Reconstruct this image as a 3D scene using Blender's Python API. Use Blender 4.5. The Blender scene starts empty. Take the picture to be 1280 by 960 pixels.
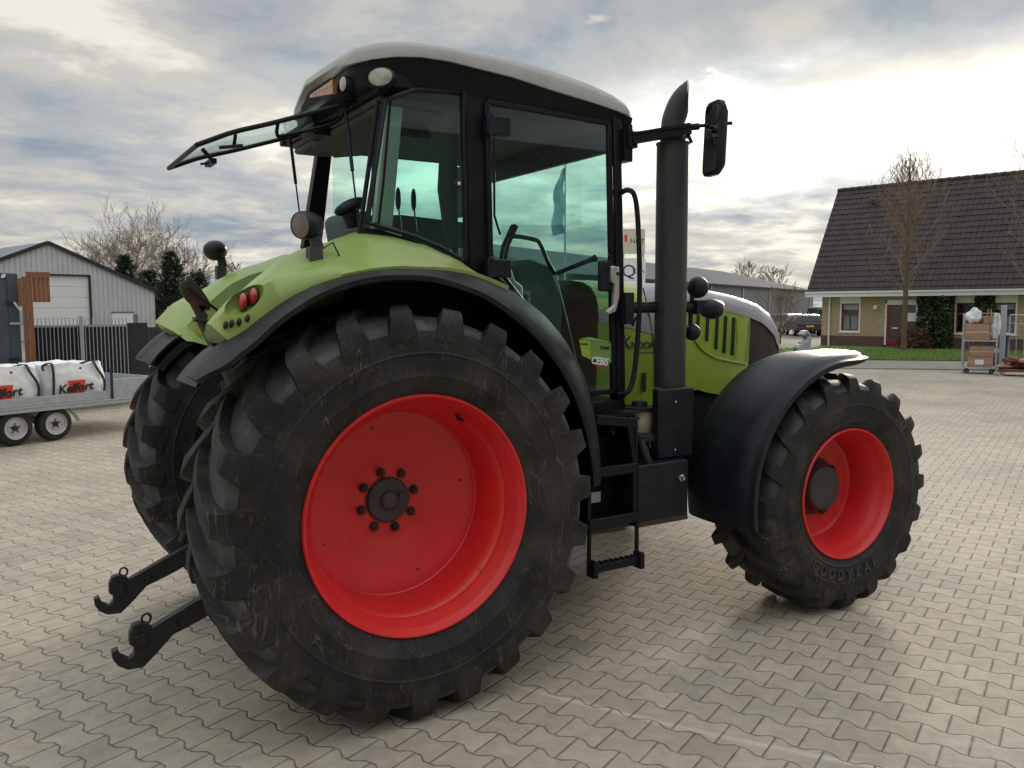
import bpy, bmesh, math, random
from mathutils import Vector, Matrix, noise as mnoise
from mathutils.geometry import tessellate_polygon
R = math.radians
PI = math.pi
sc = bpy.context.scene
col = sc.collection
random.seed(7)

# ------------------------------------------------------------------ materials
def nd(nt, t, **kw):
    n = nt.nodes.new(t)
    for k, v in kw.items():
        if k.startswith('_'): setattr(n, k[1:], v)
        else:
            key = k.replace('9', ' ')
            n.inputs[key].default_value = v
    return n

def mat(name, c, rough=.6, metal=0., var=.12, scale=6., bump=0., bscale=60., c2=None, spec=.5, coat=0., dirt=None, dirt_amt=.5, dirt_scale=3., stretch=(1, 1, 1), chips=None):
    m = bpy.data.materials.new(name); m.use_nodes = True
    nt = m.node_tree; nt.nodes.clear(); L = nt.links.new
    out = nd(nt, 'ShaderNodeOutputMaterial'); b = nd(nt, 'ShaderNodeBsdfPrincipled')
    L(b.outputs[0], out.inputs[0])
    b.inputs['Roughness'].default_value = rough; b.inputs['Metallic'].default_value = metal
    b.inputs['Specular IOR Level'].default_value = spec; b.inputs['Coat Weight'].default_value = coat
    b.inputs['Coat Roughness'].default_value = .12
    tc = nd(nt, 'ShaderNodeTexCoord'); mp = nd(nt, 'ShaderNodeMapping'); mp.inputs['Scale'].default_value = stretch
    L(tc.outputs['Object'], mp.inputs[0])
    n = nd(nt, 'ShaderNodeTexNoise', Scale=scale, Detail=6., Roughness=.6); L(mp.outputs[0], n.inputs['Vector'])
    r = nd(nt, 'ShaderNodeValToRGB')
    k1 = 1 - var; k2 = 1 + var
    cc = c2 or tuple(min(1, x * k2) for x in c)
    r.color_ramp.elements[0].position = .32; r.color_ramp.elements[1].position = .68
    r.color_ramp.elements[0].color = (*[x * k1 for x in c], 1) if not c2 else (*c, 1)
    r.color_ramp.elements[1].color = (*cc, 1)
    L(n.outputs[0], r.inputs[0]); colout = r.outputs[0]
    if dirt:
        n2 = nd(nt, 'ShaderNodeTexNoise', Scale=dirt_scale, Detail=8., Roughness=.7); L(mp.outputs[0], n2.inputs['Vector'])
        r2 = nd(nt, 'ShaderNodeValToRGB'); r2.color_ramp.elements[0].position = .5; r2.color_ramp.elements[1].position = .72
        r2.color_ramp.elements[1].color = (dirt_amt,) * 3 + (1,); r2.color_ramp.elements[0].color = (0, 0, 0, 1)
        L(n2.outputs[0], r2.inputs[0])
        mx = nd(nt, 'ShaderNodeMix', _data_type='RGBA'); L(r2.outputs[0], mx.inputs[0]); L(colout, mx.inputs[6]); mx.inputs[7].default_value = (*dirt, 1)
        colout = mx.outputs[2]
    if chips:
        cc_, cs, ct_, ca_ = chips
        n4 = nd(nt, 'ShaderNodeTexNoise', Scale=cs, Detail=7., Roughness=.75, Distortion=.6); L(mp.outputs[0], n4.inputs['Vector'])
        r4 = nd(nt, 'ShaderNodeValToRGB'); r4.color_ramp.elements[0].position = ct_; r4.color_ramp.elements[1].position = ct_ + .035
        r4.color_ramp.elements[1].color = (ca_,) * 3 + (1,); r4.color_ramp.elements[0].color = (0, 0, 0, 1); L(n4.outputs[0], r4.inputs[0])
        mx4 = nd(nt, 'ShaderNodeMix', _data_type='RGBA'); L(r4.outputs[0], mx4.inputs[0]); L(colout, mx4.inputs[6]); mx4.inputs[7].default_value = (*cc_, 1); colout = mx4.outputs[2]
    L(colout, b.inputs['Base Color'])
    rr = nd(nt, 'ShaderNodeMapRange'); rr.inputs[3].default_value = max(0.02, rough - .1); rr.inputs[4].default_value = min(1, rough + .12)
    L(n.outputs[0], rr.inputs[0]); L(rr.outputs[0], b.inputs['Roughness'])
    if bump:
        n3 = nd(nt, 'ShaderNodeTexNoise', Scale=bscale, Detail=5.); L(mp.outputs[0], n3.inputs['Vector'])
        bp = nd(nt, 'ShaderNodeBump', Strength=bump, Distance=.01); L(n3.outputs[0], bp.inputs['Height']); L(bp.outputs[0], b.inputs['Normal'])
    return m

M = {}
M['lime'] = mat('lime_paint', (.30, .46, .045), .33, var=.06, coat=.3, dirt=(.24, .31, .08), dirt_amt=.5, dirt_scale=2.2)
M['fender_green'] = mat('faded_green_plastic', (.28, .39, .09), .40, var=.07, coat=.2, dirt=(.33, .40, .17), dirt_amt=.6, dirt_scale=2.5, chips=((.17, .20, .08), 17., .69, .6))
M['grey_paint'] = mat('silver_grey_paint', (.30, .30, .32), .45, var=.05, coat=.2)
M['roofgrey'] = mat('roof_grey_paint', (.44, .44, .41), .5, var=.06, dirt=(.30, .30, .27), dirt_amt=.5, dirt_scale=5)
M['black'] = mat('black_paint', (.008, .009, .012), .42, var=.25, spec=.22, dirt=(.016, .016, .016), dirt_amt=.5, dirt_scale=6, bump=.05)
M['blackplastic'] = mat('black_plastic', (.009, .011, .017), .42, var=.25, spec=.28, dirt=(.035, .035, .036), dirt_amt=.45, dirt_scale=9, bump=.12, bscale=25)
M['rubberflare'] = mat('weathered_black_plastic', (.012, .013, .017), .50, var=.3, spec=.25, dirt=(.055, .055, .053), dirt_amt=.55, dirt_scale=7, bump=.15, bscale=30, chips=((.32, .32, .31), 9., .70, .8))
M['exhaust'] = mat('exhaust_steel', (.045, .044, .043), .5, metal=.3, var=.25, dirt=(.07, .06, .05), dirt_amt=.6, dirt_scale=5, stretch=(1, 1, .25))
M['cast'] = mat('dark_cast_iron', (.018, .018, .019), .6, var=.3, dirt=(.05, .04, .03), dirt_amt=.6, dirt_scale=10, bump=.3)
M['rust'] = mat('rusty_steel', (.055, .030, .020), .75, var=.35, dirt=(.13, .06, .03), dirt_amt=.7, dirt_scale=9, bump=.4)
M['hubgrey'] = mat('hub_grey', (.045, .046, .048), .55, var=.15, bump=.1, dirt=(.08, .075, .065), dirt_amt=.5)
M['red'] = mat('red_rim_paint', (.68, .026, .026), .38, var=.10, scale=3, coat=.1, dirt=(.52, .040, .035), dirt_amt=.6, dirt_scale=4, bump=.06, bscale=9, chips=((.10, .035, .025), 11., .64, .8))
M['steel'] = mat('bare_steel', (.45, .45, .44), .35, metal=.9, var=.1)
M['galv'] = mat('galvanised_steel', (.42, .45, .46), .45, metal=.35, var=.12, scale=14, dirt=(.26, .28, .28), dirt_amt=.5, dirt_scale=8)
M['liner'] = mat('cab_liner_grey', (.085, .09, .075), .8, var=.1)
M['seat'] = mat('seat_cloth', (.10, .14, .13), .9, var=.25, bump=.2)
M['consgrey'] = mat('console_grey', (.55, .57, .48), .6, var=.08)
M['lens'] = mat('clear_lens', (.42, .41, .36), .12, var=.2, scale=30, coat=.6)
M['lensdark'] = mat('lamp_lens_brown', (.14, .11, .09), .25, var=.2, scale=40, coat=.3)
M['redlens'] = mat('red_lens', (.45, .02, .02), .18, var=.15, scale=30, coat=.8)
M['orangelens'] = mat('orange_lens', (.42, .15, .04), .2, var=.2, scale=30, coat=.6)
M['yellow'] = mat('yellow_sticker', (.72, .47, .03), .5, var=.1)
M['white'] = mat('white_paint', (.80, .80, .78), .5, var=.05)
M['cream'] = mat('cream_trim', (.62, .58, .46), .55, var=.06)
M['navy'] = mat('navy_lettering', (.01, .02, .09), .4, var=.1)
M['inkblack'] = mat('black_lettering', (.012, .012, .012), .5, var=.1)
M['redink'] = mat('red_lettering', (.68, .05, .03), .5, var=.08)
M['whiteink'] = mat('white_lettering', (.8, .8, .8), .5, var=.03)
M['stickergreen'] = mat('sticker_green', (.16, .30, .07), .4, var=.15, scale=12)
M['ali'] = mat('cast_aluminium', (.55, .54, .50), .35, metal=.7, var=.1)
M['grille'] = mat('nose_mesh', (.028, .016, .014), .7, var=.3, bump=.8, bscale=220)
M['bottle'] = mat('translucent_bottle', (.50, .47, .36), .4, var=.2, scale=9)
M['woodbrown'] = mat('stained_wood', (.22, .085, .035), .65, var=.35, scale=5, stretch=(8, 8, .6), bump=.2)
M['container'] = mat('container_blue_grey', (.055, .075, .10), .5, var=.12, scale=3, dirt=(.09, .10, .11), dirt_amt=.5)
M['bag'] = mat('woven_white_bag', (.80, .80, .80), .75, var=.06, scale=9, bump=.3, bscale=30, dirt=(.55, .52, .47), dirt_amt=.6, dirt_scale=4)
M['strap'] = mat('black_strap', (.02, .02, .022), .7, var=.2)
M['trailertyre'] = mat('trailer_tyre', (.02, .02, .02), .8, var=.2)
M['rimsilver'] = mat('silver_rim', (.55, .55, .54), .4, metal=.3, var=.1, dirt=(.3, .28, .25), dirt_amt=.5, dirt_scale=12)
M['darkfence'] = mat('dark_fence_sheet', (.017, .019, .023), .6, var=.2)
M['fenceboard'] = mat('dark_fence_boards', (.03, .034, .038), .7, var=.3, stretch=(20, 1, 1))
M['bluebin'] = mat('blue_bin_plastic', (.02, .045, .12), .45, var=.15)
M['card'] = mat('cardboard', (.36, .22, .15), .8, var=.15)
M['paper'] = mat('white_plastic_sheet', (.7, .72, .75), .5, var=.12, scale=20)
M['redbrown'] = mat('red_brown_scrap', (.16, .05, .035), .7, var=.4, scale=12)
M['bark'] = mat('bark', (.12, .095, .06), .85, var=.3, scale=10, bump=.4)
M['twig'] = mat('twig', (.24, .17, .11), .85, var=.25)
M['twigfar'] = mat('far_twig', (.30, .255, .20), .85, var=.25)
M['concrete'] = mat('concrete', (.30, .29, .27), .85, var=.1, scale=3, bump=.2)
M['tilered'] = mat('door_red', (.25, .015, .02), .45, var=.1)
M['curtain'] = mat('curtain', (.78, .82, .84), .9, var=.25, scale=6, stretch=(9, 9, .3))
M['blackglass'] = mat('dark_window', (.02, .025, .03), .06, var=.2, spec=.8)
M['carbody_dark'] = mat('dark_car_paint', (.03, .04, .04), .3, var=.1, coat=.5)
M['carbody_grey'] = mat('grey_car_paint', (.20, .21, .21), .3, var=.08, coat=.5)
M['carbody_white'] = mat('white_car_paint', (.72, .74, .75), .25, var=.03, coat=.6)
M['flag'] = mat('flag_cloth', (.22, .42, .50), .8, var=.25, scale=3)

def leafmat(name, c, c2):
    m = bpy.data.materials.new(name); m.use_nodes = True; nt = m.node_tree; b = nt.nodes['Principled BSDF']
    g = nd(nt, 'ShaderNodeNewGeometry'); r = nd(nt, 'ShaderNodeValToRGB')
    r.color_ramp.elements[0].color = (*c, 1); r.color_ramp.elements[1].color = (*c2, 1)
    nt.links.new(g.outputs['Random Per Island'], r.inputs[0]); nt.links.new(r.outputs[0], b.inputs['Base Color']); b.inputs['Roughness'].default_value = .6
    return m
M['ivy'] = leafmat('ivy_leaf', (.02, .042, .02), (.07, .12, .045))
M['redbush'] = leafmat('red_bush_leaf', (.06, .022, .014), (.15, .055, .035))
M['needle'] = leafmat('conifer_needle', (.012, .024, .013), (.045, .065, .03))
M['grassblade'] = leafmat('grass_blade', (.09, .17, .025), (.21, .31, .06))

def glassmat(name, tint, spec=.9):
    m = bpy.data.materials.new(name); m.use_nodes = True; nt = m.node_tree; nt.nodes.clear(); L = nt.links.new
    out = nd(nt, 'ShaderNodeOutputMaterial'); mx = nd(nt, 'ShaderNodeMixShader')
    t = nd(nt, 'ShaderNodeBsdfTransparent'); g = nd(nt, 'ShaderNodeBsdfGlossy', Roughness=.02)
    n = nd(nt, 'ShaderNodeTexNoise', Scale=2.5, Detail=4.); tc = nd(nt, 'ShaderNodeTexCoord'); L(tc.outputs['Object'], n.inputs['Vector'])
    r = nd(nt, 'ShaderNodeValToRGB'); r.color_ramp.elements[0].color = (*[x * .94 for x in tint], 1); r.color_ramp.elements[1].color = (*[min(1, x * 1.03) for x in tint], 1)
    L(n.outputs[0], r.inputs[0]); L(r.outputs[0], t.inputs[0])
    f = nd(nt, 'ShaderNodeFresnel', IOR=1.45); mu = nd(nt, 'ShaderNodeMath', _operation='MULTIPLY'); mu.inputs[1].default_value = spec
    L(f.outputs[0], mu.inputs[0]); L(mu.outputs[0], mx.inputs[0]); L(t.outputs[0], mx.inputs[1]); L(g.outputs[0], mx.inputs[2]); L(mx.outputs[0], out.inputs[0])
    return m
M['glass'] = glassmat('tinted_cab_glass', (.81, .985, .935))
M['clearglass'] = glassmat('windscreen_glass', (.86, .99, .955), .35)
M['houseglass'] = glassmat('house_glass', (.9, .93, .93), 1.5)
M['glass2'] = glassmat('tinted_rear_glass', (.86, .955, .94), .4)
M['mirror'] = mat('mirror_glass', (.7, .7, .7), .03, metal=1., var=0.)
M['mirror'].node_tree.nodes['Principled BSDF'].inputs['Roughness'].default_value = .03

def tyremat():
    m = bpy.data.materials.new('worn_tyre_rubber'); m.use_nodes = True; nt = m.node_tree; nt.nodes.clear(); L = nt.links.new
    out = nd(nt, 'ShaderNodeOutputMaterial'); b = nd(nt, 'ShaderNodeBsdfPrincipled', Roughness=.62); L(b.outputs[0], out.inputs[0])
    b.inputs['Specular IOR Level'].default_value = .22
    tc = nd(nt, 'ShaderNodeTexCoord'); co = tc.outputs['Object']
    def noise(scale, detail=5., rough=.6, dist=0.):
        n = nd(nt, 'ShaderNodeTexNoise', Scale=scale, Detail=detail, Roughness=rough, Distortion=dist); L(co, n.inputs['Vector']); return n.outputs[0]
    def ramp(src, *els):
        r = nd(nt, 'ShaderNodeValToRGB'); e = r.color_ramp.elements
        while len(e) < len(els): e.new(.5)
        for x, (p, c) in zip(e, els): x.position = p; x.color = (*c, 1) if isinstance(c, tuple) else (c, c, c, 1)
        L(src, r.inputs[0]); return r.outputs[0]
    def mix(a, bb, fac, mode='MIX'):
        x = nd(nt, 'ShaderNodeMix', _data_type='RGBA', _blend_type=mode)
        for s, i in ((a, 6), (bb, 7)):
            if isinstance(s, tuple): x.inputs[i].default_value = (*s, 1)
            else: L(s, x.inputs[i])
        if isinstance(fac, float): x.inputs[0].default_value = fac
        else: L(fac, x.inputs[0])
        return x.outputs[2]
    def mul(a, c):
        x = nd(nt, 'ShaderNodeMath', _operation='MULTIPLY')
        L(a, x.inputs[0])
        if isinstance(c, float): x.inputs[1].default_value = c
        else: L(c, x.inputs[1])
        return x.outputs[0]
    base = ramp(noise(3.5, 8.), (.3, (.012, .0125, .013)), (.5, (.025, .0245, .0245)), (.72, (.048, .046, .044)))
    dust = ramp(noise(1.8, 7., .7), (.45, 0.), (.75, .75))
    base = mix(base, (.060, .051, .040), dust)
    br = ramp(noise(5.5, 6., .75, 1.2), (.55, 0.), (.74, .55))
    base = mix(base, (.070, .045, .026), br)
    # hay-like fibres: thin iso-lines of distorted noise
    for s, seed, amt, colr in ((4., 0, .8, (.20, .17, .13)), (9., 3, .8, (.19, .12, .06)), (6.5, 7, .7, (.17, .17, .16)), (13., 5, .7, (.18, .135, .08))):
        mp = nd(nt, 'ShaderNodeMapping'); mp.inputs['Location'].default_value = (seed, seed * 2, seed); mp.inputs['Rotation'].default_value = (0, seed * .6, 0); mp.inputs['Scale'].default_value = (1.8, 1, .5)
        L(co, mp.inputs[0])
        n = nd(nt, 'ShaderNodeTexNoise', Scale=s, Detail=2.5, Roughness=.5, Distortion=.8); L(mp.outputs[0], n.inputs['Vector'])
        line = ramp(n.outputs[0], (.494, 0.), (.4985, 1.), (.503, 0.))
        gate = ramp(noise(3. + s * .3, 3.), (.46, 0.), (.60, 1.))
        base = mix(base, colr, mul(mul(line, gate), amt))
    # worn, paler lug crowns (distance from the axle)
    L(base, b.inputs['Base Color'])
    n1 = noise(70., 4.); n2 = noise(9., 5.)
    bp = nd(nt, 'ShaderNodeBump', Strength=.35, Distance=.004); L(n1, bp.inputs['Height'])
    bp2 = nd(nt, 'ShaderNodeBump', Strength=.35, Distance=.012); L(n2, bp2.inputs['Height']); L(bp.outputs[0], bp2.inputs['Normal'])
    L(bp2.outputs[0], b.inputs['Normal'])
    return m
M['tyre'] = tyremat()
M['lug'] = mat('worn_tread_rubber', (.055, .054, .053), .6, var=.4, spec=.3, scale=7, dirt=(.16, .155, .145), dirt_amt=.75, dirt_scale=5, bump=.25, bscale=40)

def brickmat(name, c1, c2, mortar, scale=1.):
    m = bpy.data.materials.new(name); m.use_nodes = True; nt = m.node_tree; L = nt.links.new; b = nt.nodes['Principled BSDF']
    tc = nd(nt, 'ShaderNodeTexCoord'); sp = nd(nt, 'ShaderNodeSeparateXYZ'); L(tc.outputs['Object'], sp.inputs[0])
    ad = nd(nt, 'ShaderNodeMath', _operation='ADD'); L(sp.outputs[0], ad.inputs[0]); L(sp.outputs[1], ad.inputs[1])
    cb = nd(nt, 'ShaderNodeCombineXYZ'); L(ad.outputs[0], cb.inputs[0]); L(sp.outputs[2], cb.inputs[1])
    br = nd(nt, 'ShaderNodeTexBrick'); L(cb.outputs[0], br.inputs['Vector'])
    br.inputs['Scale'].default_value = 1; br.inputs['Brick Width'].default_value = .22 * scale; br.inputs['Row Height'].default_value = .0625 * scale; br.inputs['Mortar Size'].default_value = .008
    br.inputs['Color1'].default_value = (*c1, 1); br.inputs['Color2'].default_value = (*c2, 1); br.inputs['Mortar'].default_value = (*mortar, 1)
    L(br.outputs[0], b.inputs['Base Color']); b.inputs['Roughness'].default_value = .85
    bp = nd(nt, 'ShaderNodeBump', Strength=.4, Distance=.01); bp.invert = True; L(br.outputs[1], bp.inputs['Height']); L(bp.outputs[0], b.inputs['Normal'])
    return m
M['brick'] = brickmat('yellow_brick', (.52, .38, .22), (.42, .30, .17), (.36, .32, .26))
M['brick2'] = brickmat('dark_brick', (.13, .07, .05), (.10, .055, .04), (.14, .12, .1))
M['plinth'] = brickmat('brown_brick', (.11, .05, .04), (.15, .075, .055), (.12, .1, .09))

def tilemat():
    m = mat('dark_roof_tiles', (.050, .038, .037), .7, var=.35, scale=2.5, dirt=(.075, .055, .045), dirt_amt=.5, dirt_scale=4)
    nt = m.node_tree; L = nt.links.new; b = [n for n in nt.nodes if n.type == 'BSDF_PRINCIPLED'][0]
    tc = nd(nt, 'ShaderNodeTexCoord'); w = nd(nt, 'ShaderNodeTexWave', Scale=1.05); w.bands_direction = 'X'; L(tc.outputs['Object'], w.inputs[0])
    bp = nd(nt, 'ShaderNodeBump', Strength=.9, Distance=.05); L(w.outputs[1], bp.inputs['Height']); L(bp.outputs[0], b.inputs['Normal'])
    return m
M['tiles'] = tilemat()

def corrugated(name, c, freq, metal=.0):
    m = mat(name, c, .5, var=.06, scale=.6)
    return m
M['clad'] = corrugated('light_grey_cladding', (.55, .565, .56), 1)
M['clad2'] = corrugated('blue_grey_cladding', (.17, .185, .195), 1)
M['roofdark'] = mat('dark_sheet_roof', (.12, .125, .14), .95, var=.1, scale=.2, spec=.03)

def paving():
    m = bpy.data.materials.new('interlocking_pavers'); m.use_nodes = True; nt = m.node_tree; nt.nodes.clear(); L = nt.links.new
    out = nd(nt, 'ShaderNodeOutputMaterial'); b = nd(nt, 'ShaderNodeBsdfPrincipled', Roughness=.8); L(b.outputs[0], out.inputs[0])
    b.inputs['Specular IOR Level'].default_value = .3
    geo = nd(nt, 'ShaderNodeNewGeometry'); mp = nd(nt, 'ShaderNodeMapping'); mp.vector_type = 'POINT'
    mp.inputs['Rotation'].default_value = (0, 0, R(65.8)); L(geo.outputs['Position'], mp.inputs[0])
    sp = nd(nt, 'ShaderNodeSeparateXYZ'); L(mp.outputs[0], sp.inputs[0])
    def mt(op, a, bb=None, c=None):
        x = nd(nt, 'ShaderNodeMath', _operation=op)
        for i, s in enumerate((a, bb, c)):
            if s is None: continue
            if isinstance(s, (int, float)): x.inputs[i].default_value = s
            else: L(s, x.inputs[i])
        return x.outputs[0]
    Lp, H, A = .206, .165, .0165
    u = mt('DIVIDE', mt('ADD', sp.outputs[0], 50.3), Lp); v = mt('DIVIDE', mt('ADD', sp.outputs[1], 50.11), H)
    # trapezoid wave of period 1 in u: +1 near joints, -1 near middles
    tri = mt('PINGPONG', u, .5)                       # 0 at joints, .5 at middle
    w = mt('SUBTRACT', .25, tri); w = mt('MULTIPLY', w, 9.); w = mt('MINIMUM', mt('MAXIMUM', w, -1.), 1.)
    n = mt('ROUND', v); par = mt('MODULO', n, 2.); sgn = mt('SUBTRACT', 1., mt('MULTIPLY', par, 2.))
    d = mt('SUBTRACT', mt('SUBTRACT', v, n), mt('MULTIPLY', mt('MULTIPLY', sgn, w), A / H))
    dist1 = mt('MULTIPLY', mt('ABSOLUTE', d), H)
    row = mt('ADD', n, mt('SUBTRACT', mt('GREATER_THAN', d, 0.), 1.))
    # row's top boundary is row+1: joints of the row lie where that boundary is high
    rp = mt('MODULO', mt('ADD', row, 1.), 2.)
    uu = mt('ADD', u, mt('MULTIPLY', rp, .5))
    fr = mt('PINGPONG', uu, .5); dist2 = mt('MULTIPLY', fr, Lp)
    cell = mt('FLOOR', uu)
    dist = mt('MINIMUM', dist1, dist2)
    fine = nd(nt, 'ShaderNodeTexNoise', Scale=16., Detail=3.); L(geo.outputs['Position'], fine.inputs['Vector'])
    dist = mt('ADD', dist, mt('MULTIPLY', mt('SUBTRACT', fine.outputs[0], .5), .0035))
    jr = nd(nt, 'ShaderNodeMapRange', _interpolation_type='SMOOTHSTEP'); L(dist, jr.inputs[0]); jr.inputs[1].default_value = .0012; jr.inputs[2].default_value = .0048
    cb = nd(nt, 'ShaderNodeCombineXYZ'); L(cell, cb.inputs[0]); L(row, cb.inputs[1])
    wn = nd(nt, 'ShaderNodeTexWhiteNoise', _noise_dimensions='2D'); L(cb.outputs[0], wn.inputs['Vector'])
    def rampn(src, els):
        r = nd(nt, 'ShaderNodeValToRGB'); e = r.color_ramp.elements
        while len(e) < len(els): e.new(.5)
        for x, (p, c) in zip(e, els): x.position = p; x.color = (*c, 1)
        L(src, r.inputs[0]); return r.outputs[0]
    def mixc(a, bb, fac, mode='MIX'):
        x = nd(nt, 'ShaderNodeMix', _data_type='RGBA', _blend_type=mode)
        for s, i in ((a, 6), (bb, 7)):
            if isinstance(s, tuple): x.inputs[i].default_value = (*s, 1)
            else: L(s, x.inputs[i])
        if isinstance(fac, float): x.inputs[0].default_value = fac
        else: L(fac, x.inputs[0])
        return x.outputs[2]
    c = rampn(wn.outputs[0], [(0, (.415, .37, .30)), (.35, (.43, .39, .32)), (.7, (.45, .405, .33)), (.92, (.445, .385, .305)), (1, (.405, .37, .305))])
    wn2 = nd(nt, 'ShaderNodeTexWhiteNoise', _noise_dimensions='3D'); cb2 = nd(nt, 'ShaderNodeCombineXYZ'); L(cell, cb2.inputs[0]); L(row, cb2.inputs[1]); cb2.inputs[2].default_value = 7.3; L(cb2.outputs[0], wn2.inputs['Vector'])
    c = mixc(c, rampn(wn2.outputs[0], [(0, (.86, .86, .86)), (.10, (.95, .95, .95)), (.5, (1, 1, 1)), (.93, (1.02, 1.02, 1.01)), (1, (1.12, 1.1, 1.06))]), 1., 'MULTIPLY')
    big = nd(nt, 'ShaderNodeTexNoise', Scale=.55, Detail=5., Roughness=.6); L(geo.outputs['Position'], big.inputs['Vector'])
    c = mixc(c, rampn(big.outputs[0], [(.3, (.70, .70, .72)), (.5, (.96, .95, .93)), (.7, (1.14, 1.08, 1.0))]), .85, 'MULTIPLY')
    sp2 = nd(nt, 'ShaderNodeTexNoise', Scale=260., Detail=2.); L(geo.outputs['Position'], sp2.inputs['Vector'])
    c = mixc(c, rampn(sp2.outputs[0], [(.3, (.72, .72, .72)), (.55, (1, 1, 1)), (.75, (1.3, 1.3, 1.3))]), .5, 'MULTIPLY')
    sm = nd(nt, 'ShaderNodeTexNoise', Scale=11., Detail=6., Roughness=.7); L(geo.outputs['Position'], sm.inputs['Vector'])
    c = mixc(c, rampn(sm.outputs[0], [(.35, (.8, .8, .8)), (.6, (1.05, 1.05, 1.03))]), .8, 'MULTIPLY')
    # dark oil spots and pale scuffs
    vs = nd(nt, 'ShaderNodeTexNoise', Scale=2.3, Detail=7., Roughness=.65); L(geo.outputs['Position'], vs.inputs['Vector'])
    c = mixc(c, (.10, .09, .08), rampn(vs.outputs[0], [(.69, (0, 0, 0)), (.78, (.8, .8, .8))]))
    c = mixc(c, (.55, .53, .48), rampn(vs.outputs[0], [(.22, (.6, .6, .6)), (.29, (0, 0, 0))]))
    # a pale chalky drag line across the near yard
    mp2 = nd(nt, 'ShaderNodeMapping'); mp2.vector_type = 'TEXTURE'; mp2.inputs['Location'].default_value = (1.0, -2.0, 0); mp2.inputs['Rotation'].default_value = (0, 0, R(-58)); L(geo.outputs['Position'], mp2.inputs[0])
    s2 = nd(nt, 'ShaderNodeSeparateXYZ'); L(mp2.outputs[0], s2.inputs[0])
    wob = mt('MULTIPLY', mt('SUBTRACT', sm.outputs[0], .5), .03)
    dl = mt('ABSOLUTE', mt('ADD', mt('SUBTRACT', s2.outputs[1], mt('MULTIPLY', mt('MULTIPLY', s2.outputs[0], s2.outputs[0]), .05)), wob))
    lm = nd(nt, 'ShaderNodeMapRange'); L(dl, lm.inputs[0]); lm.inputs[1].default_value = .028; lm.inputs[2].default_value = .004
    lx = nd(nt, 'ShaderNodeMapRange'); L(mt('ABSOLUTE', s2.outputs[0]), lx.inputs[0]); lx.inputs[1].default_value = 1.1; lx.inputs[2].default_value = .7
    c = mixc(c, (.62, .56, .50), mt('MULTIPLY', mt('MULTIPLY', lm.outputs[0], lx.outputs[0]), mt('MULTIPLY', vs.outputs[0], 1.2)))
    jc = rampn(sm.outputs[0], [(.35, (.085, .072, .055)), (.5, (.12, .105, .085)), (.66, (.25, .225, .18))])
    c = mixc(jc, c, jr.outputs[0])
    L(c, b.inputs['Base Color'])
    # relief: sunk joints, slightly uneven stones
    hb = mt('ADD', mt('MULTIPLY', jr.outputs[0], 1.), mt('MULTIPLY', wn.outputs[0], .25))
    ed = nd(nt, 'ShaderNodeMapRange', _interpolation_type='SMOOTHSTEP'); L(dist, ed.inputs[0]); ed.inputs[1].default_value = .0; ed.inputs[2].default_value = .011
    hb = mt('ADD', mt('ADD', mt('MULTIPLY', ed.outputs[0], 1.), mt('MULTIPLY', wn.outputs[0], .3)), mt('MULTIPLY', sp2.outputs[0], .15))
    bp = nd(nt, 'ShaderNodeBump', Strength=.8, Distance=.006); L(hb, bp.inputs['Height']); L(bp.outputs[0], b.inputs['Normal'])
    return m
M['paving'] = paving()
M['asphalt'] = mat('grey_asphalt', (.27, .25, .215), .95, spec=.05, var=.12, scale=1.5, bump=.3, bscale=80)
M['earth'] = mat('ground_earth', (.16, .15, .11), .9, var=.2, scale=.4)
M['turf'] = mat('turf', (.10, .16, .035), .9, var=.35, scale=1.2, bump=.5, bscale=20)

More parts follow.
